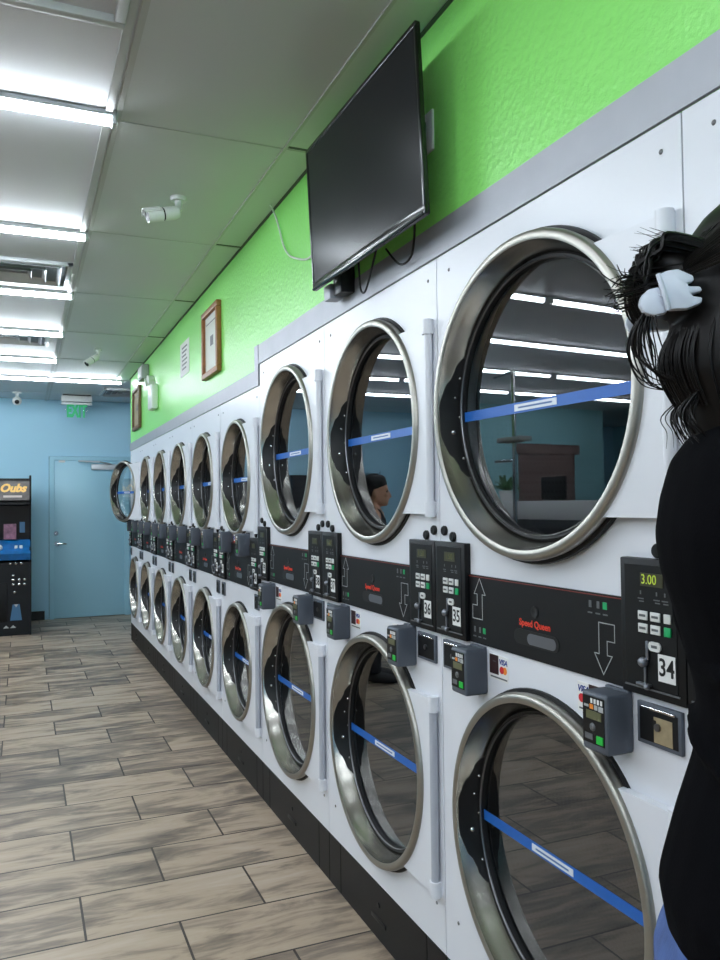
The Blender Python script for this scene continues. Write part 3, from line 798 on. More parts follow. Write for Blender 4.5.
b = MB(); b.cyl((0, 0, 0), (0, 0, -0.02), 0.05, seg=24); b.tube([(0, 0, -0.02), (0, 0, -0.07)], 0.02, 12); b.build('mount_base', 'plastic', r)
b = MB(); b.ball((0, 0, -0.105), 0.052); b.build('ball', 'plastic', r)
b = MB(); b.ball((0.0, -0.035, -0.118), 0.027); b.build('lens', 'black', r)

# ------------------------------------------------------------------ exit sign, wall things
r = thing('exit_sign', 'green EXIT sign under a white housing, hung from the ceiling before the blue wall', 'sign', (-0.45, 10.25, ZC))
b = MB(); b.box(-0.16, 0.16, -0.06, 0.06, -0.012, 0.0, 0.002); b.build('canopy_plate', 'black', r)
b = MB(); b.box(-0.175, 0.175, -0.05, 0.05, -0.085, -0.012, 0.006); b.build('housing', 'plastic', r)
b = MB(); b.box(-0.175, 0.175, -0.046, 0.046, -0.118, -0.096, 0.004); b.build('lower_rail', 'plastic', r)
b = MB(); b.box(-0.125, 0.125, -0.006, 0.006, -0.275, -0.090); b.build('acrylic_panel', 'clear', r, smooth=False)
b = MB(); b.text('EXIT', 0.215, TY(0, -0.0068, -0.196) @ Matrix.Diagonal((0.52, 1, 1, 1)), thick=0.001, bold=0.011); b.build('exit_lettering', 'exit', r, smooth=False)
r = thing('alarm_sounder', 'white boxy alarm sounder high on the green wall near its far end', 'alarm', (0.004, 7.55, 2.62))
b = MB(); b.box(-0.065, 0.0, -0.13, 0.13, -0.055, 0.075, 0.010); b.build('body', 'grey_plastic', r)
b = MB(); b.box(-0.072, -0.06, -0.10, 0.10, -0.035, 0.055, 0.005); b.build('grille', 'plastic', r)
r = thing('emergency_wall_lamp', 'white emergency light with two lamp heads on the green wall', 'emergency light', (0.004, 7.00, 2.36))
b = MB(); b.box(-0.06, 0.0, -0.11, 0.11, -0.13, 0.08, 0.015); b.build('body', 'plastic', r)
for s in (-1, 1):
    b = MB(); b.tube([(-0.03, s * 0.08, 0.08), (-0.035, s * 0.085, 0.11)], 0.014, 10); b.tube([(-0.03, s * 0.085, 0.125), (-0.085, s * 0.09, 0.115)], [0.024, 0.036], 18)
    b.build('lamp_head', 'plastic', r)
def picture(label, y0, y1, z0, z1, wood, inner, grp):
    r = thing('picture_frame', label, 'picture frame', (0.004, (y0 + y1) / 2, (z0 + z1) / 2), 0, grp)
    hy, hz = (y1 - y0) / 2, (z1 - z0) / 2; f = 0.035
    b = MB()
    for q in ((-hy, hy, -hz, -hz + f), (-hy, hy, hz - f, hz), (-hy, -hy + f, -hz + f, hz - f), (hy - f, hy, -hz + f, hz - f)): b.box(-0.03, 0.0, q[0], q[1], q[2], q[3], 0.004)
    b.build('frame', wood, r)
    b = MB(); b.box(-0.010, -0.001, -hy + f, hy - f, -hz + f, hz - f); b.mi = 1
    b.box(-0.011, -0.009, -hy + f + 0.03, hy - f - 0.03, hz - f - 0.05, hz - f - 0.044); b.box(-0.011, -0.0095, -0.04, 0.04, -0.02, 0.04)
    b.build('print', [inner, 'faint'], r, smooth=False)
    return r
picture('wooden framed certificate on the green wall, nearest the television', 4.56, 4.99, 2.185, 2.60, 'wood', 'paper2', 'wood-framed prints on the green wall')
picture('dark wooden framed print at the far end of the green wall', 7.93, 8.43, 2.165, 2.58, 'wood_dk', 'tan', 'wood-framed prints on the green wall')
r = thing('notice_sign', 'white paper notice taped to the green wall between the frame and the emergency light', 'notice', (0.004, 5.69, 2.45))
b = MB(); b.box(-0.003, 0, -0.165, 0.165, -0.12, 0.12); b.build('sheet', 'paper', r, smooth=False)
b = MB()
for i in range(6): b.box(-0.004, -0.002, -0.10 + 0.02 * (i % 3), 0.09, 0.075 - 0.03 * i, 0.087 - 0.03 * i)
b.build('print_lines', 'faint', r, smooth=False)
r = thing('power_outlet', 'white power outlet with plugs on the green wall behind the television', 'outlet', (0.004, 1.995, 2.455))
b = MB(); b.box(-0.008, 0, -0.040, 0.040, -0.058, 0.058, 0.003); b.build('cover_plate', 'plastic', r)
for z in (0.022, -0.022):
    b = MB(); b.box(-0.035, -0.006, -0.005, 0.022, z - 0.013, z + 0.013, 0.004); b.build('plug', 'black', r)
# white cable hanging from the ceiling edge to the television
b = MB(); cab = []
P = [(-0.034, 3.43, 2.752), (-0.008, 3.44, 2.71), (-0.005, 3.396, 2.64), (-0.005, 3.339, 2.551), (-0.005, 3.269, 2.486), (-0.005, 3.174, 2.441), (-0.006, 3.01, 2.39), (-0.04, 2.80, 2.37), (-0.06, 2.60, 2.36)]
def smooth_path(P, n=6):
    P = [Vector(p) for p in P]; out = []
    for i in range(len(P) - 1):
        p0, p1, p2, p3 = P[max(i - 1, 0)], P[i], P[i + 1], P[min(i + 2, len(P) - 1)]
        for k in range(n):
            t = k / n; out.append(0.5 * ((2 * p1) + (p2 - p0) * t + (2 * p0 - 5 * p1 + 4 * p2 - p3) * t * t + (3 * p1 - p0 - 3 * p2 + p3) * t ** 3))
    out.append(P[-1]); return out
b.tube(smooth_path(P), 0.0045, 8); tag(b.build('antenna_cable', 'cable'), 'thin white cable hanging from the ceiling edge down to the television', 'cable')

# ------------------------------------------------------------------ television
r = thing('television', 'black flat television tilted down from the green wall above the dryers', 'television', (-0.096, 2.250, 2.162))
r.rotation_euler = (math.radians(0.9), math.radians(-3.0), 0)
hw, H = 0.432, 0.500
b = MB(); b.box(0.0, 0.010, -hw, hw, 0, H, 0.004); b.box(0.008, 0.030, -hw + 0.14, hw - 0.09, 0.03, H - 0.12, 0.008); b.build('back_shell', 'tvframe', r)
b = MB(); b.box(-0.004, 0.002, -hw + 0.012, hw - 0.012, 0.028, H - 0.014); b.build('screen', 'tv', r, smooth=False)
b = MB()
for q in ((-hw, hw, 0.0, 0.028), (-hw, hw, H - 0.014, H), (-hw, -hw + 0.012, 0.02, H - 0.01), (hw - 0.012, hw, 0.02, H - 0.01)): b.box(-0.007, 0.006, q[0], q[1], q[2], q[3], 0.003)
b.build('bezel', 'tvframe', r)
b = MB(); b.tube([(-0.007, -hw + 0.01, 0.004), (-0.010, 0, -0.003), (-0.007, hw - 0.01, 0.004)], 0.005, 8); b.build('lower_lip', 'tvgloss', r)
b = MB(); b.box(0.025, 0.045, -0.20, 0.25, 0.05, 0.30, 0.006); b.build('electronics_bulge', 'tvframe', r)
b = MB(); b.box(0.04, 0.092, 0.12, 0.35, 0.15, 0.20, 0.003); b.box(0.04, 0.095, 0.28, 0.35, -0.035, 0.30, 0.003); b.build('wall_bracket', 'black', r)
b = MB(); b.tube(smooth_path([(0.05, 0.14, 0.03), (0.06, 0.16, -0.05), (0.05, 0.10, -0.075), (0.045, 0.03, -0.02), (0.05, 0.0, 0.03)]), 0.0035, 6)
b.tube(smooth_path([(0.06, -0.25, 0.05), (0.07, -0.20, -0.035), (0.07, -0.12, -0.045), (0.06, -0.05, 0.02)]), 0.0035, 6); b.build('power_cords', 'black', r)
b = MB(); b.box(0.03, 0.080, 0.36, 0.42, -0.040, 0.012, 0.003); b.build('junction_box', 'galv', r)

# ------------------------------------------------------------------ arcade cabinet
r = thing('arcade_cabinet', 'black upright arcade cabinet with a blue control deck against the blue wall', 'arcade machine', (-1.31, 9.58, 0))
hw = 0.345
side = [(0.02, 0.0), (0.78, 0.0), (0.78, 1.76), (0.06, 1.76), (0.02, 1.74), (0.02, 1.50), (0.22, 1.44), (0.30, 1.02), (0.02, 0.94), (0.0, 0.86), (0.03, 0.80)]
for s in (-1, 1):
    b = MB(); b.poly([(s * hw - (0.02 if s > 0 else 0), y, z) for y, z in side], (0.02, 0, 0)); b.build('side_panel', 'arcade', r, smooth=False)
b = MB(); b.box(-hw + 0.02, hw - 0.02, 0.04, 0.78, 0.0, 0.80); b.box(-hw + 0.02, hw - 0.02, 0.30, 0.78, 0.8, 1.70); b.build('body', 'arcade', r, smooth=False)
b = MB(); b.box(-hw + 0.02, hw - 0.02, 0.05, 0.35, 1.44, 1.46); b.poly([(-hw + 0.02, 0.03, 1.46), (-hw + 0.02, 0.22, 1.42), (-hw + 0.02, 0.22, 1.44), (-hw + 0.02, 0.05, 1.48)], (2 * hw - 0.04, 0, 0)); b.build('speaker_shelf', 'black', r, smooth=False)
b = MB(); b.box(-hw + 0.02, hw - 0.02, 0.03, 0.35, 1.485, 1.70); mq = b.build('marquee', 'marquee', r, smooth=False)
b = MB(); b.text('Oubs', 0.120, TY(0.155, 0.0285, 1.615), thick=0.002, shear=0.3, bold=0.006); b.build('gold_lettering', 'gold', mq, smooth=False)
b = MB(); b.box(0.06, 0.25, 0.0275, 0.0295, 1.515, 1.538); b.build('white_line', 'marquee_white', mq, smooth=False)
b = MB(); b.box(-hw + 0.02, hw - 0.02, 0.02, 0.30, 1.70, 1.725); b.build('top_panel', 'black', r, smooth=False)
b = MB(); b.poly([(-hw + 0.02, 0.24, 1.42), (-hw + 0.02, 0.30, 1.04), (-hw + 0.02, 0.305, 1.04), (-hw + 0.02, 0.245, 1.42)], (2 * hw - 0.04, 0, 0)); b.build('monitor', 'arcade_in', r, smooth=False)
b = MB(); b.box(0.06, 0.19, 0.25, 0.275, 1.05, 1.22); b.build('picture_sticker', 'pink', r, smooth=False)
b = MB(); b.box(0.225, 0.28, 0.25, 0.275, 1.12, 1.24); b.build('blue_sticker', 'arcade_art', r, smooth=False)
b = MB(); b.poly([(-hw + 0.01, -0.06, 0.90), (-hw + 0.01, 0.30, 1.04), (-hw + 0.01, 0.30, 0.86), (-hw + 0.01, -0.02, 0.83)], (2 * hw - 0.02, 0, 0)); b.build('control_deck', 'arcade_deck', r, smooth=False)
b = MB(); b.ball((0.02, 0.05, 0.965), 0.035); b.build('trackball', 'label', r)
for x in (0.19, 0.24):
    b = MB(); b.cyl((x, 0.08, 0.955), (x, 0.075, 0.982), 0.017); b.build('deck_button', 'label', r)
b = MB()
for x, z in [(0.13, 0.79), (0.19, 0.79), (0.245, 0.79), (0.16, 0.66), (0.16, 0.61), (0.16, 0.56), (0.22, 0.61), (0.22, 0.56), (0.275, 0.61), (0.275, 0.56), (0.03, 0.50), (0.175, 0.475), (0.03, 0.22)]:
    b.ball((x, 0.038, z), (0.015, 0.008, 0.015), u=10, v=8)
b.build('bolt_heads', 'chrome', r)
b = MB(); b.box(-0.22, 0.10, 0.030, 0.045, 0.16, 0.58, 0.004); b.build('coin_door', 'band', r)
b = MB(); b.poly([(0.13, 0.036, 0.165), (0.25, 0.036, 0.165), (0.225, 0.036, 0.34), (0.155, 0.036, 0.34)], (0, 0.006, 0)); b.mi = 1; b.poly([(0.17, 0.035, 0.34), (0.21, 0.035, 0.34), (0.19, 0.035, 0.31)], (0, 0.004, 0))
b.poly([(0.06, 0.035, 0.085), (0.12, 0.035, 0.085), (0.09, 0.035, 0.115)], (0, 0.006, 0)); b.poly([(0.13, 0.035, 0.085), (0.19, 0.035, 0.085), (0.16, 0.035, 0.115)], (0, 0.006, 0))
b.build('front_art', ['arcade_art', 'line'], r, smooth=False)

# ------------------------------------------------------------------ far side of the room (seen mirrored in the door glass)
S('window_1', 'board', (-7.20, -6.15, 8.885, 8.899, 1.30, 2.12), (-7.28, -6.07, 8.86, 8.899, 2.08, 2.22))
G_W = 'front-load washers in the island facing the dryers'
def washer(y, label):
    r = thing('washing_machine', label, 'washing machine', (-3.4, y, 0), 0, G_W)
    b = MB(); b.box(-0.75, 0.0, -0.34, 0.34, 0.0, 1.25, 0.006); b.build('cabinet', 'dark_front', r)
    b = MB(); b.lathe([(-0.0, 0.24), (0.03, 0.235), (0.03, 0.19), (0.0, 0.18)], 0, 0.65, 40, closed=True); d = b.build('door', 'steel', r)
    b = MB(); b.lathe([(0.02, 0.0), (0.015, 0.19)], 0, 0.65, 40); b.build('glass', 'black', d)
    b = MB(); b.box(0.0, 0.012, -0.30, 0.30, 1.02, 1.18, 0.003); p = b.build('control_panel', 'band', r)
    b = MB(); b.box(0.011, 0.014, -0.22, -0.05, 1.07, 1.13); b.build('display', 'lcd', p, smooth=False)
    return r
wl = ['nearest', 'second', 'third', 'fourth', 'farthest']
for i in range(5): washer(4.5 + 0.70 * i, 'grey front-load washer in the island mirrored in the dryer glass, %s from the viewer' % wl[i])
b = MB(); b.box(-4.15, -3.41, 4.14, 7.68, 1.25, 1.41, 0.006); tag(b.build('bulkhead_counter', 'white'), 'long white counter box on top of the washers, mirrored in the big dryer door', 'counter')
def plant(x, y, s, label):
    r = thing('potted_plant', label, 'plant', (x, y, 1.41), 0, 'potted plants on the white counter')
    b = MB(); b.loft([(0, 0, 0, 0.055 * s, 0.055 * s), (0.10 * s, 0, 0, 0.075 * s, 0.075 * s)], 20); b.build('pot', 'pot', r)
    b = MB()
    for k in range(46):
        a = rnd.uniform(0, 2 * PI); e = rnd.uniform(0.35, 1.35); L = rnd.uniform(0.10, 0.20) * s
        d = Vector((math.cos(a) * math.cos(e), math.sin(a) * math.cos(e), math.sin(e)))
        p = Vector((0, 0, 0.095 * s))
        b.tube([p, p + d * L * 0.5, p + d * L * 0.9 - Vector((0, 0, 0.02 * s)), p + d * L - Vector((0, 0, 0.05 * s))], [(0.004, 0.004), (0.004, 0.022 * s), (0.004, 0.018 * s), (0.001, 0.002)], 6)
    b.build('foliage', 'leaf', r)
plant(-3.65, 7.35, 1.1, 'green potted plant on the white counter, farthest along it'); plant(-3.65, 6.1, 1.0, 'green potted plant on the middle of the white counter'); plant(-3.65, 4.6, 1.0, 'green potted plant on the near end of the white counter')
def screen(y, label):
    r = thing('desk_sign', label, 'sign', (-3.60, y, 1.41), 0, 'small dark boards on the white counter')
    b = MB(); b.box(-0.012, 0.012, -0.15, 0.15, 0.01, 0.21, 0.004); b.build('board', 'black', r)
    b = MB(); b.box(-0.05, 0.05, -0.08, 0.08, 0, 0.012, 0.003); b.build('foot', 'black', r)
screen(6.75, 'small dark board standing on the counter between the far two plants'); screen(5.4, 'small dark board standing on the counter between the near two plants')
r = thing('pole_stand', 'thin metal pole with crossbars standing by the end of the washer island', 'pole', (-2.75, 4.9, 0))
b = MB(); b.cyl((0, 0, 0.03), (0, 0, 2.42), 0.018); b.build('pole', 'chrome', r)
b = MB(); b.tube([(0, 0, 2.40), (-0.1, 0.35, 2.41)], 0.012); b.tube([(0, 0, 1.72), (-0.1, 0.35, 1.73)], 0.012); b.build('crossbar', 'chrome', r)
b = MB(); b.box(-0.06, 0.06, -0.14, 0.14, 1.86, 1.90, 0.01); b.build('box_fitting', 'grey_plastic', r)
b = MB(); b.cyl((0, 0, 0), (0, 0, 0.03), 0.20, 0.16, 24); b.build('base', 'black', r)
r = thing('vending_machine', 'dark glass-front snack vending machine against the back wall', 'vending machine', (-2.75, 10.40, 0))
b = MB(); b.box(-0.48, 0.48, 0.0, 0.36, 0.0, 0.42, 0.005); b.box(-0.48, 0.48, 0.30, 0.36, 0.42, 1.80); b.box(-0.48, -0.42, 0, 0.30, 0.42, 1.8); b.box(0.24, 0.48, 0, 0.30, 0.42, 1.8); b.box(-0.42, 0.24, 0, 0.30, 1.72, 1.80); b.build('cabinet', 'arcade', r, smooth=False)
for i, z in enumerate((0.62, 0.86, 1.10, 1.34)):
    b = MB(); b.box(-0.42, 0.24, 0.03, 0.30, z - 0.015, z); sh = b.build('shelf', 'steel_dark', r, smooth=False)
    for j in range(6):
        b = MB(); x = -0.37 + 0.105 * j; b.box(x - 0.04, x + 0.04, 0.06, 0.12, z + 0.001, z + 0.14 + 0.03 * ((i + j) % 2), 0.01); b.build('product', 'pack%d' % ((i * 5 + j * 2) % 6), sh)
b = MB(); b.box(-0.42, 0.24, 0.004, 0.008, 0.42, 1.72); b.build('glass', 'glass', r, smooth=False)
b = MB(); b.box(0.29, 0.43, -0.01, 0.0, 0.95, 1.35, 0.003); b.build('keypad', 'grey_plastic', r)

# ------------------------------------------------------------------ people
def remesh(mb, vox, name, m, parent, smooth_it=6):
    me = bpy.data.meshes.new(name); mb.bm.normal_update(); bmesh.ops.recalc_face_normals(mb.bm, faces=mb.bm.faces[:]); mb.bm.to_mesh(me); mb.bm.free()
    o = bpy.data.objects.new(name, me); COL.objects.link(o)
    md = o.modifiers.new('r', 'REMESH'); md.mode = 'VOXEL'; md.voxel_size = vox
    sm = o.modifiers.new('s', 'SMOOTH'); sm.factor = 0.5; sm.iterations = smooth_it
    me2 = bpy.data.meshes.new_from_object(o.evaluated_get(bpy.context.evaluated_depsgraph_get()))
    bpy.data.objects.remove(o); bpy.data.meshes.remove(me)
    me2.name = name; me2.materials.clear(); me2.materials.append(M[m])
    for p in me2.polygons: p.use_smooth = True
    o = bpy.data.objects.new(name, me2); COL.objects.link(o); o.parent = parent
    return o
def hand(b, wrist, d, palm_n, s=1.0, curl=0.35, thumb_side=1):
    """palm, four unequal fingers bent towards palm_n, thumb from the side"""
    d = Vector(d).normalized(); n = Vector(palm_n); n = (n - d * n.dot(d)).normalized(); side = d.cross(n) * thumb_side
    w = Vector(wrist)
    b.tube([w, w + d * 0.03 * s, w + d * 0.07 * s, w + d * 0.095 * s], [(0.020 * s, 0.026 * s), (0.017 * s, 0.036 * s), (0.015 * s, 0.041 * s), (0.012 * s, 0.038 * s)] if abs(n.z) > 0.5 else [0.024 * s, 0.03 * s, 0.031 * s, 0.027 * s], 14)
    for i, L in enumerate((0.070, 0.080, 0.074, 0.058)):
        p = w + d * 0.085 * s + side * (0.030 - 0.020 * i) * s; pts = [p - d * 0.02]; v = d.copy(); ang = 0
        for k in range(3):
            pts.append(p.copy()); ang += curl; v = (d * math.cos(ang) + n * math.sin(ang)); p = p + v * L * s * (0.45, 0.32, 0.23)[k]
        pts.append(p); b.tube(pts, [0.009 * s, 0.0095 * s, 0.009 * s, 0.0082 * s, 0.006 * s], 10)
    p = w + d * 0.03 * s + side * 0.028 * s
    b.tube([p - d * 0.01, p + (d * 0.5 + side * 0.8) * 0.028 * s, p + (d * 0.8 + side * 0.9 + n * 0.3) * 0.045 * s, p + (d * 1.2 + side * 0.9 + n * 0.6) * 0.055 * s], [0.013 * s, 0.012 * s, 0.0105 * s, 0.007 * s], 10)
def head_shape(b, hz, hx, s=1.0):
    """head facing +x; hz is the height of the eye line"""
    b.loft([(hz - 0.118 * s, hx + 0.060 * s, 0, 0.022 * s, 0.020 * s), (hz - 0.105 * s, hx + 0.046 * s, 0, 0.046 * s, 0.038 * s), (hz - 0.085 * s, hx + 0.024 * s, 0, 0.070 * s, 0.054 * s), (hz - 0.05 * s, hx + 0.002 * s, 0, 0.092 * s, 0.066 * s),
            (hz - 0.01 * s, hx - 0.006 * s, 0, 0.098 * s, 0.073 * s), (hz + 0.035 * s, hx - 0.010 * s, 0, 0.101 * s, 0.077 * s), (hz + 0.07 * s, hx - 0.014 * s, 0, 0.094 * s, 0.073 * s),
            (hz + 0.098 * s, hx - 0.016 * s, 0, 0.072 * s, 0.058 * s), (hz + 0.115 * s, hx - 0.018 * s, 0, 0.038 * s, 0.032 * s)], 28)
    b.tube([(hx + 0.088 * s, 0, hz + 0.008 * s), (hx + 0.104 * s, 0, hz - 0.025 * s), (hx + 0.110 * s, 0, hz - 0.040 * s), (hx + 0.090 * s, 0, hz - 0.050 * s)], [0.009 * s, 0.012 * s, 0.015 * s, 0.012 * s], 10)
    b.ball((hx + 0.085 * s, 0, hz - 0.070 * s), (0.012 * s, 0.024 * s, 0.007 * s)); b.ball((hx + 0.082 * s, 0, hz - 0.082 * s), (0.012 * s, 0.021 * s, 0.007 * s))
    for q in (-1, 1):
        b.ball((hx - 0.012 * s, q * 0.076 * s, hz - 0.018 * s), (0.018 * s, 0.009 * s, 0.031 * s)); b.ball((hx + 0.084 * s, q * 0.034 * s, hz + 0.020 * s), (0.012 * s, 0.024 * s, 0.007 * s))
        b.ball((hx + 0.080 * s, q * 0.045 * s, hz - 0.030 * s), (0.014 * s, 0.022 * s, 0.016 * s))
def eyes(root, hz, hx, s):
    for q in (-1, 1):
        b = MB(); b.ball((hx + 0.082 * s, q * 0.032 * s, hz), (0.010 * s, 0.014 * s, 0.009 * s)); b.build('eye', 'eye', root)

# the long-haired person standing at the near dryers (built facing +x)
P1 = thing('person', 'person with dark clipped-up hair, black long-sleeved top and jeans, standing close at the dryers', 'person', (-0.285, 0.640, 0.0), math.radians(-33))
TOR = [(0.90, -0.005, 0, 0.105, 0.165), (0.98, -0.008, 0, 0.108, 0.168), (1.06, 0.0, 0, 0.098, 0.150), (1.18, 0.010, 0, 0.086, 0.130), (1.28, 0.0, 0, 0.102, 0.145), (1.38, -0.006, 0, 0.110, 0.165),
       (1.44, -0.006, 0, 0.098, 0.168), (1.475, -0.004, 0, 0.072, 0.135), (1.50, 0.0, 0, 0.052, 0.075), (1.53, 0.006, 0, 0.050, 0.052)]
def fit(rings, d): return [(z, cx, cy, rx + d, ry + d) for z, cx, cy, rx, ry in rings]
armL = [[(-0.005, s * 0.165, 1.445), (-0.012, s * 0.205, 1.38), (-0.018, s * 0.222, 1.25), (0.010, s * 0.222, 1.145), (0.06, s * 0.19, 1.14), (0.10, s * 0.12, 1.20), (0.11, s * 0.085, 1.215)] for s in (1, -1)]
ARMR = [0.052, 0.050, 0.044, 0.040, 0.036, 0.028, 0.024]
b = MB(); b.loft(TOR); b.tube([(0.0, 0, 1.47), (0.008, 0, 1.55), (0.02, 0, 1.60)], [0.056, 0.050, 0.052], 18); head_shape(b, 1.632, 0.035)
for i, s in enumerate((1, -1)):
    b.tube(armL[i], ARMR, 14); hand(b, armL[i][-1], (0.45, -0.75 * s, 0.3), (-0.3, -0.2 * s, -1), 0.9, 0.45, -s)
    b.tube([(0.0, s * 0.088, 0.95), (0.012, s * 0.092, 0.72), (0.018, s * 0.09, 0.50), (-0.005, s * 0.09, 0.30), (-0.01, s * 0.09, 0.09)], [0.092, 0.080, 0.056, 0.054, 0.036], 18)
    b.tube([(-0.045, s * 0.09, 0.045), (0.02, s * 0.092, 0.045), (0.10, s * 0.097, 0.03), (0.165, s * 0.10, 0.022)], [0.036, 0.040, 0.032, 0.018], 14)
remesh(b, 0.0065, 'body', 'skin', P1)
eyes(P1, 1.632, 0.035, 1.0)
b = MB(); b.loft([(0.908, -0.004, 0, 0.120, 0.182), (0.97, -0.012, 0, 0.122, 0.184), (1.04, -0.002, 0, 0.113, 0.172), (1.11, 0.008, 0, 0.101, 0.155), (1.18, 0.010, 0, 0.097, 0.142), (1.23, 0.005, 0, 0.103, 0.148),
    (1.29, -0.002, 0, 0.111, 0.158), (1.33, -0.009, 0, 0.116, 0.166), (1.37, -0.012, 0, 0.117, 0.173), (1.41, -0.011, 0, 0.112, 0.176), (1.455, -0.006, 0, 0.104, 0.170), (1.482, -0.004, 0, 0.086, 0.14), (1.502, 0, 0, 0.064, 0.086)])
for i in (0, 1): b.tube(armL[i][:6] , [r + 0.011 for r in ARMR[:6]], 16)
for zz, aa in ((1.12, 0.2), (1.05, -0.15), (1.22, 0.1)):
    b.tube([(-0.085, -0.10, zz), (-0.094, 0.0, zz + aa * 0.1), (-0.080, 0.10, zz + aa * 0.2)], [0.004, 0.010, 0.004], 8)
remesh(b, 0.0065, 'long_sleeved_top', 'shirt', P1, 9)
b = MB(); b.loft([(0.78, -0.008, 0, 0.112, 0.170), (0.84, -0.014, 0, 0.126, 0.178), (0.895, -0.014, 0, 0.127, 0.181), (0.930, -0.010, 0, 0.116, 0.176), (0.99, -0.006, 0, 0.108, 0.168)])
for s in (1, -1): b.tube([(0.0, s * 0.088, 0.93), (0.012, s * 0.092, 0.72), (0.018, s * 0.09, 0.50), (-0.005, s * 0.09, 0.30), (-0.01, s * 0.09, 0.085)], [0.102, 0.090, 0.068, 0.066, 0.058], 18)
remesh(b, 0.007, 'jeans', 'jeans', P1, 3)
for s in (1, -1):
    b = MB(); b.tube([(-0.065, s * 0.09, 0.045), (-0.03, s * 0.09, 0.052), (0.03, s * 0.092, 0.050), (0.11, s * 0.097, 0.036), (0.185, s * 0.10, 0.026)], [0.030, 0.045, 0.048, 0.040, 0.020], 18)
    for v in b.bm.verts: v.co.z = max(v.co.z, 0.0)
    b.build('shoe', 'shoe', P1)
# hair: cap, twisted bun held by a claw clip, falling lengths and loose wisps
b = MB()
b.ball((0.018, 0, 1.668), (0.116, 0.096, 0.098)); b.ball((-0.010, 0, 1.63), (0.090, 0.088, 0.10))
b.loft([(1.470, -0.050, 0, 0.036, 0.060), (1.505, -0.050, 0, 0.048, 0.070), (1.526, -0.050, 0, 0.057, 0.075), (1.548, -0.052, 0, 0.068, 0.078), (1.575, -0.052, 0, 0.067, 0.078), (1.600, -0.050, 0, 0.064, 0.074), (1.635, -0.03, 0, 0.06, 0.07)], 24)
b.ball((-0.085, -0.005, 1.645), (0.048, 0.050, 0.036)); b.ball((-0.112, 0.0, 1.672), (0.030, 0.042, 0.020)); b.ball((-0.122, 0.0, 1.640), (0.026, 0.036, 0.022))
hair = remesh(b, 0.006, 'hair', 'hair', P1, 4)
b = MB()
U = rnd.uniform
def strand(pts, r):
    q = smooth_path(pts, 5); n = len(q); b.tube(q, [r * (1 - 0.8 * i / (n - 1)) for i in range(n)], 5)
for k in range(70):      # loops of the bun, folding back on themselves
    y = U(-0.050, 0.045); j1 = U(-.010, .010); j2 = U(-.010, .010)
    strand([(-0.075, y, 1.680 + j1), (-0.115 + j2, y, 1.694 + j1), (-0.135 + j1, y + j2, 1.686 + j2), (-0.146 + j2, y + j1, 1.664 + j1), (-0.143 + j1, y, 1.640 + j2), (-0.14, y, 1.622 + j1)], U(0.0012, 0.0042))
for k in range(34):      # ends sticking out to the back
    y = U(-0.05, 0.04); z = U(1.640, 1.668)
    strand([(-0.105, y, z), (-0.14, y + U(-.01, .01), z - 0.004), (-0.165, y + U(-.02, .01), z - U(0, 0.012)), (-0.165 - U(0.0, 0.024), y + U(-.02, .02), z - U(-0.006, 0.014))], U(0.0008, 0.0028))
for k in range(16):      # fine ends up and back
    y = U(-0.04, 0.04)
    strand([(-0.09, y, 1.682), (-0.115, y, 1.700), (-0.14 - U(0, .012), y + U(-.02, .02), 1.700 + U(-.008, .014))], U(0.0006, 0.0014))
for k in range(22):      # lengths falling below the clip
    y = U(-0.055, 0.045); d = U(-.010, .008)
    strand([(-0.130, y, 1.635), (-0.143 + d, y + U(-.01, .01), 1.605), (-0.142 + d * 1.6, y + U(-.01, .01), 1.578), (-0.132 + d, y + U(-.015, .015), 1.553 + U(-.01, .01)), (-0.112, y, 1.540)], U(0.0007, 0.0026))
for k in range(26):      # wisps at the nape
    y = U(-0.06, 0.05); d = U(-.012, .012)
    strand([(-0.085, y, 1.535), (-0.104 + d, y, 1.508), (-0.100 + d, y + U(-.015, .015), 1.488), (-0.088 + d * 2, y, 1.470)], U(0.0006, 0.0022))
for k in range(120):     # combed-back surface strands
    a = U(-1.5, 1.5)
    strand([(0.07, 0.085 * math.sin(a), 1.690 + 0.062 * math.cos(a)), (0.0, 0.100 * math.sin(a), 1.668 + 0.099 * math.cos(a)), (-0.060, 0.082 * math.sin(a), 1.655 + 0.076 * math.cos(a)), (-0.105, 0.05 * math.sin(a), 1.648 + 0.03 * math.cos(a))], U(0.0012, 0.003))
for k in range(90):      # strands over the folded tail
    a = U(-2.2, 2.2); c_, s_ = math.cos(a), math.sin(a)
    strand([(-0.045 - 0.050 * c_, 0.06 * s_, 1.625), (-0.052 - 0.068 * c_, 0.079 * s_, 1.58), (-0.052 - 0.069 * c_, 0.080 * s_, 1.548), (-0.050 - 0.052 * c_, 0.072 * s_, 1.510)], U(0.0012, 0.003))
b.build('loose_strands', 'hair', hair)
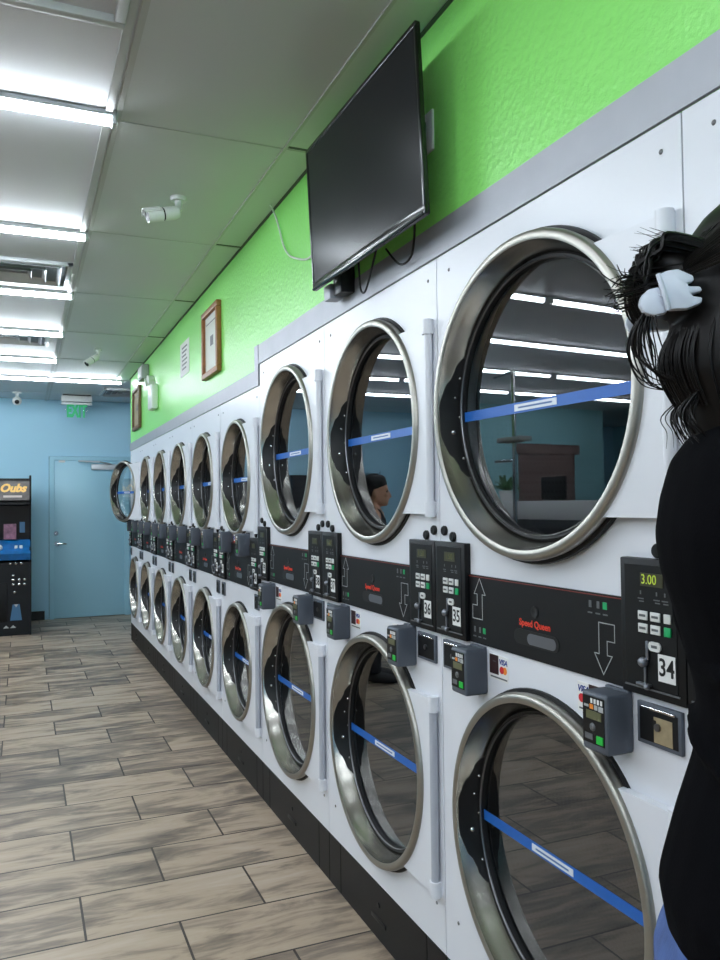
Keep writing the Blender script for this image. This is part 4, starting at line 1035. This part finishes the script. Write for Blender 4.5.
# claw clip: two pale shells of two lobes, one each side of the twist, with a spring bar
clip = MB()
R1 = [(-0.134, 1.652), (-0.124, 1.656), (-0.113, 1.657), (-0.098, 1.649), (-0.097, 1.6435), (-0.104, 1.641), (-0.103, 1.638), (-0.091, 1.637), (-0.089, 1.632), (-0.100, 1.630), (-0.099, 1.627), (-0.089, 1.625), (-0.090, 1.619), (-0.104, 1.614), (-0.123, 1.614), (-0.129, 1.630)]
L1 = [(-0.132, 1.640), (-0.128, 1.628), (-0.124, 1.612), (-0.138, 1.609), (-0.148, 1.613), (-0.153, 1.622), (-0.151, 1.631), (-0.143, 1.638)]
for sg in (1, -1):
    for P, o in ((R1, 0.060), (L1, 0.056)):
        t = MB(); t.poly([(x, sg * o, z) for x, z in P], (0, -sg * 0.012, 0))
        bmesh.ops.recalc_face_normals(t.bm, faces=t.bm.faces[:])
        bmesh.ops.bevel(t.bm, geom=t.bm.edges[:], offset=0.0018, segments=2, profile=0.5, affect='EDGES', clamp_overlap=True)
        clip.add(t.bm)
    clip.tube([(-0.134, sg * 0.061, 1.652), (-0.129, sg * 0.064, 1.632), (-0.124, sg * 0.061, 1.613)], 0.0028, 8)
clip.cyl((-0.129, -0.06, 1.632), (-0.129, 0.06, 1.632), 0.004)
clip.build('claw_clip', 'clip', P1)

# the person mirrored in the glass of dryer 36/37
P2 = thing('person', 'dark-haired person in a dark tank top standing in the aisle, mirrored in a dryer door', 'person', (-1.455, 5.86, 0.0), math.radians(203))
k2 = 0.925
T2 = [(z * k2, cx * k2, cy, rx * k2, ry * k2) for z, cx, cy, rx, ry in TOR]
arm2 = [[(0.0, s * 0.165, 1.335), (-0.005, s * 0.20, 1.27), (-0.01, s * 0.215, 1.12), (0.0, s * 0.215, 1.04), (0.03, s * 0.215, 0.92), (0.05, s * 0.21, 0.82)] for s in (1, -1)]
b = MB(); b.loft(T2); b.tube([(0.0, 0, 1.36), (0.008, 0, 1.43), (0.02, 0, 1.48)], [0.054, 0.048, 0.052], 18); head_shape(b, 1.50, 0.03)
for i, s in enumerate((1, -1)):
    b.tube(arm2[i], [0.050, 0.046, 0.040, 0.036, 0.031, 0.023], 14); hand(b, arm2[i][-1], (0.15, 0, -1), (0, -s, 0), 0.95, 0.3, s)
    b.tube([(0.0, s * 0.085, 0.88), (0.012, s * 0.088, 0.66), (0.018, s * 0.088, 0.46), (-0.005, s * 0.088, 0.28), (-0.01, s * 0.088, 0.08)], [0.09, 0.078, 0.054, 0.052, 0.035], 18)
    b.tube([(-0.045, s * 0.09, 0.042), (0.02, s * 0.092, 0.042), (0.10, s * 0.097, 0.03), (0.16, s * 0.10, 0.022)], [0.034, 0.038, 0.030, 0.018], 14)
remesh(b, 0.0065, 'body', 'skin', P2); eyes(P2, 1.50, 0.03, 1.0)
b = MB(); b.loft([(0.84, -0.006, 0, 0.112, 0.165)] + fit(T2[1:6], 0.009) + [(1.29, -0.004, 0, 0.10, 0.145)])
for s in (1, -1): b.tube([(0.085, s * 0.10, 1.27), (0.05, s * 0.10, 1.345), (0.0, s * 0.10, 1.368), (-0.06, s * 0.09, 1.33), (-0.09, s * 0.08, 1.26)], 0.014, 8)
remesh(b, 0.0065, 'tank_top', 'tank', P2, 2)
b = MB(); b.loft([(0.74, -0.004, 0, 0.098, 0.160), (0.83, -0.006, 0, 0.106, 0.164), (0.90, -0.008, 0, 0.106, 0.162), (0.925, -0.006, 0, 0.10, 0.152)])
for s in (1, -1): b.tube([(0.0, s * 0.085, 0.86), (0.012, s * 0.088, 0.66), (0.018, s * 0.088, 0.46), (-0.005, s * 0.088, 0.28), (-0.01, s * 0.088, 0.08)], [0.098, 0.088, 0.066, 0.062, 0.055], 18)
remesh(b, 0.007, 'trousers', 'tank', P2, 3)
for s in (1, -1):
    b = MB(); b.tube([(-0.06, s * 0.09, 0.042), (-0.03, s * 0.09, 0.050), (0.03, s * 0.092, 0.048), (0.11, s * 0.097, 0.034), (0.175, s * 0.10, 0.024)], [0.028, 0.042, 0.045, 0.038, 0.020], 18)
    for v in b.bm.verts: v.co.z = max(v.co.z, 0.0)
    b.build('shoe', 'shoe', P2)
b = MB(); b.ball((0.004, 0, 1.560), (0.112, 0.090, 0.080)); b.ball((-0.035, 0, 1.515), (0.075, 0.086, 0.085)); b.ball((0.055, 0, 1.600), (0.05, 0.07, 0.035))
hair2 = remesh(b, 0.007, 'short_hair', 'hair2', P2, 3)
b = MB()
for k in range(220):     # short tousled locks, fringe and nape
    a = U(0, 2 * PI); e = U(0.0, 1.4)
    n = Vector((math.cos(a) * math.cos(e), math.sin(a) * math.cos(e), math.sin(e)))
    p = Vector((0.0 + 0.108 * n.x, 0.088 * n.y, 1.545 + 0.092 * n.z)); L = U(0.02, 0.05)
    t = Vector((U(-1, 1), U(-1, 1), U(-1.2, 0.3))).normalized()
    if n.x > 0.6 and n.z < 0.35: continue
    strand([p - n * 0.015, p + n * 0.004, p + n * 0.010 + t * L * 0.5, p + n * 0.006 + t * L], U(0.003, 0.006))
b.build('loose_locks', 'hair2', hair2)

# ------------------------------------------------------------------ world, camera, view
w = bpy.data.worlds.new('World'); scene.world = w; w.use_nodes = True
w.node_tree.nodes['Background'].inputs[0].default_value = (0.5, 0.55, 0.6, 1); w.node_tree.nodes['Background'].inputs[1].default_value = 0.0
F_PX, YAW, PITCH, ROLL = 801.087, math.radians(22.885), math.radians(1.642), math.radians(-0.6706)
f = Vector((math.sin(YAW) * math.cos(PITCH), math.cos(YAW) * math.cos(PITCH), math.sin(PITCH)))
r0 = Vector((math.cos(YAW), -math.sin(YAW), 0)); u0 = r0.cross(f); c, s = math.cos(ROLL), math.sin(ROLL)
R_ = c * r0 + s * u0; U_ = -s * r0 + c * u0
cam = bpy.data.cameras.new('camera'); co = bpy.data.objects.new('camera', cam); COL.objects.link(co)
co.matrix_world = Matrix(((R_.x, U_.x, -f.x, -1.0606), (R_.y, U_.y, -f.y, 0.0), (R_.z, U_.z, -f.z, 1.41), (0, 0, 0, 1)))
cam.sensor_fit = 'HORIZONTAL'; cam.sensor_width = 36.0; cam.lens = F_PX * 36.0 / 720.0; cam.clip_start = 0.02
scene.camera = co
scene.view_settings.view_transform = 'Standard'; scene.view_settings.look = 'None'; scene.view_settings.gamma = 1.0
scene.view_settings.use_curve_mapping = False; scene.view_settings.exposure = 0.0
scene.cycles.use_denoising = True
scene.cycles.max_bounces = 10; scene.cycles.diffuse_bounces = 5; scene.cycles.glossy_bounces = 5; scene.cycles.transparent_max_bounces = 12
scene.cycles.caustics_reflective = False
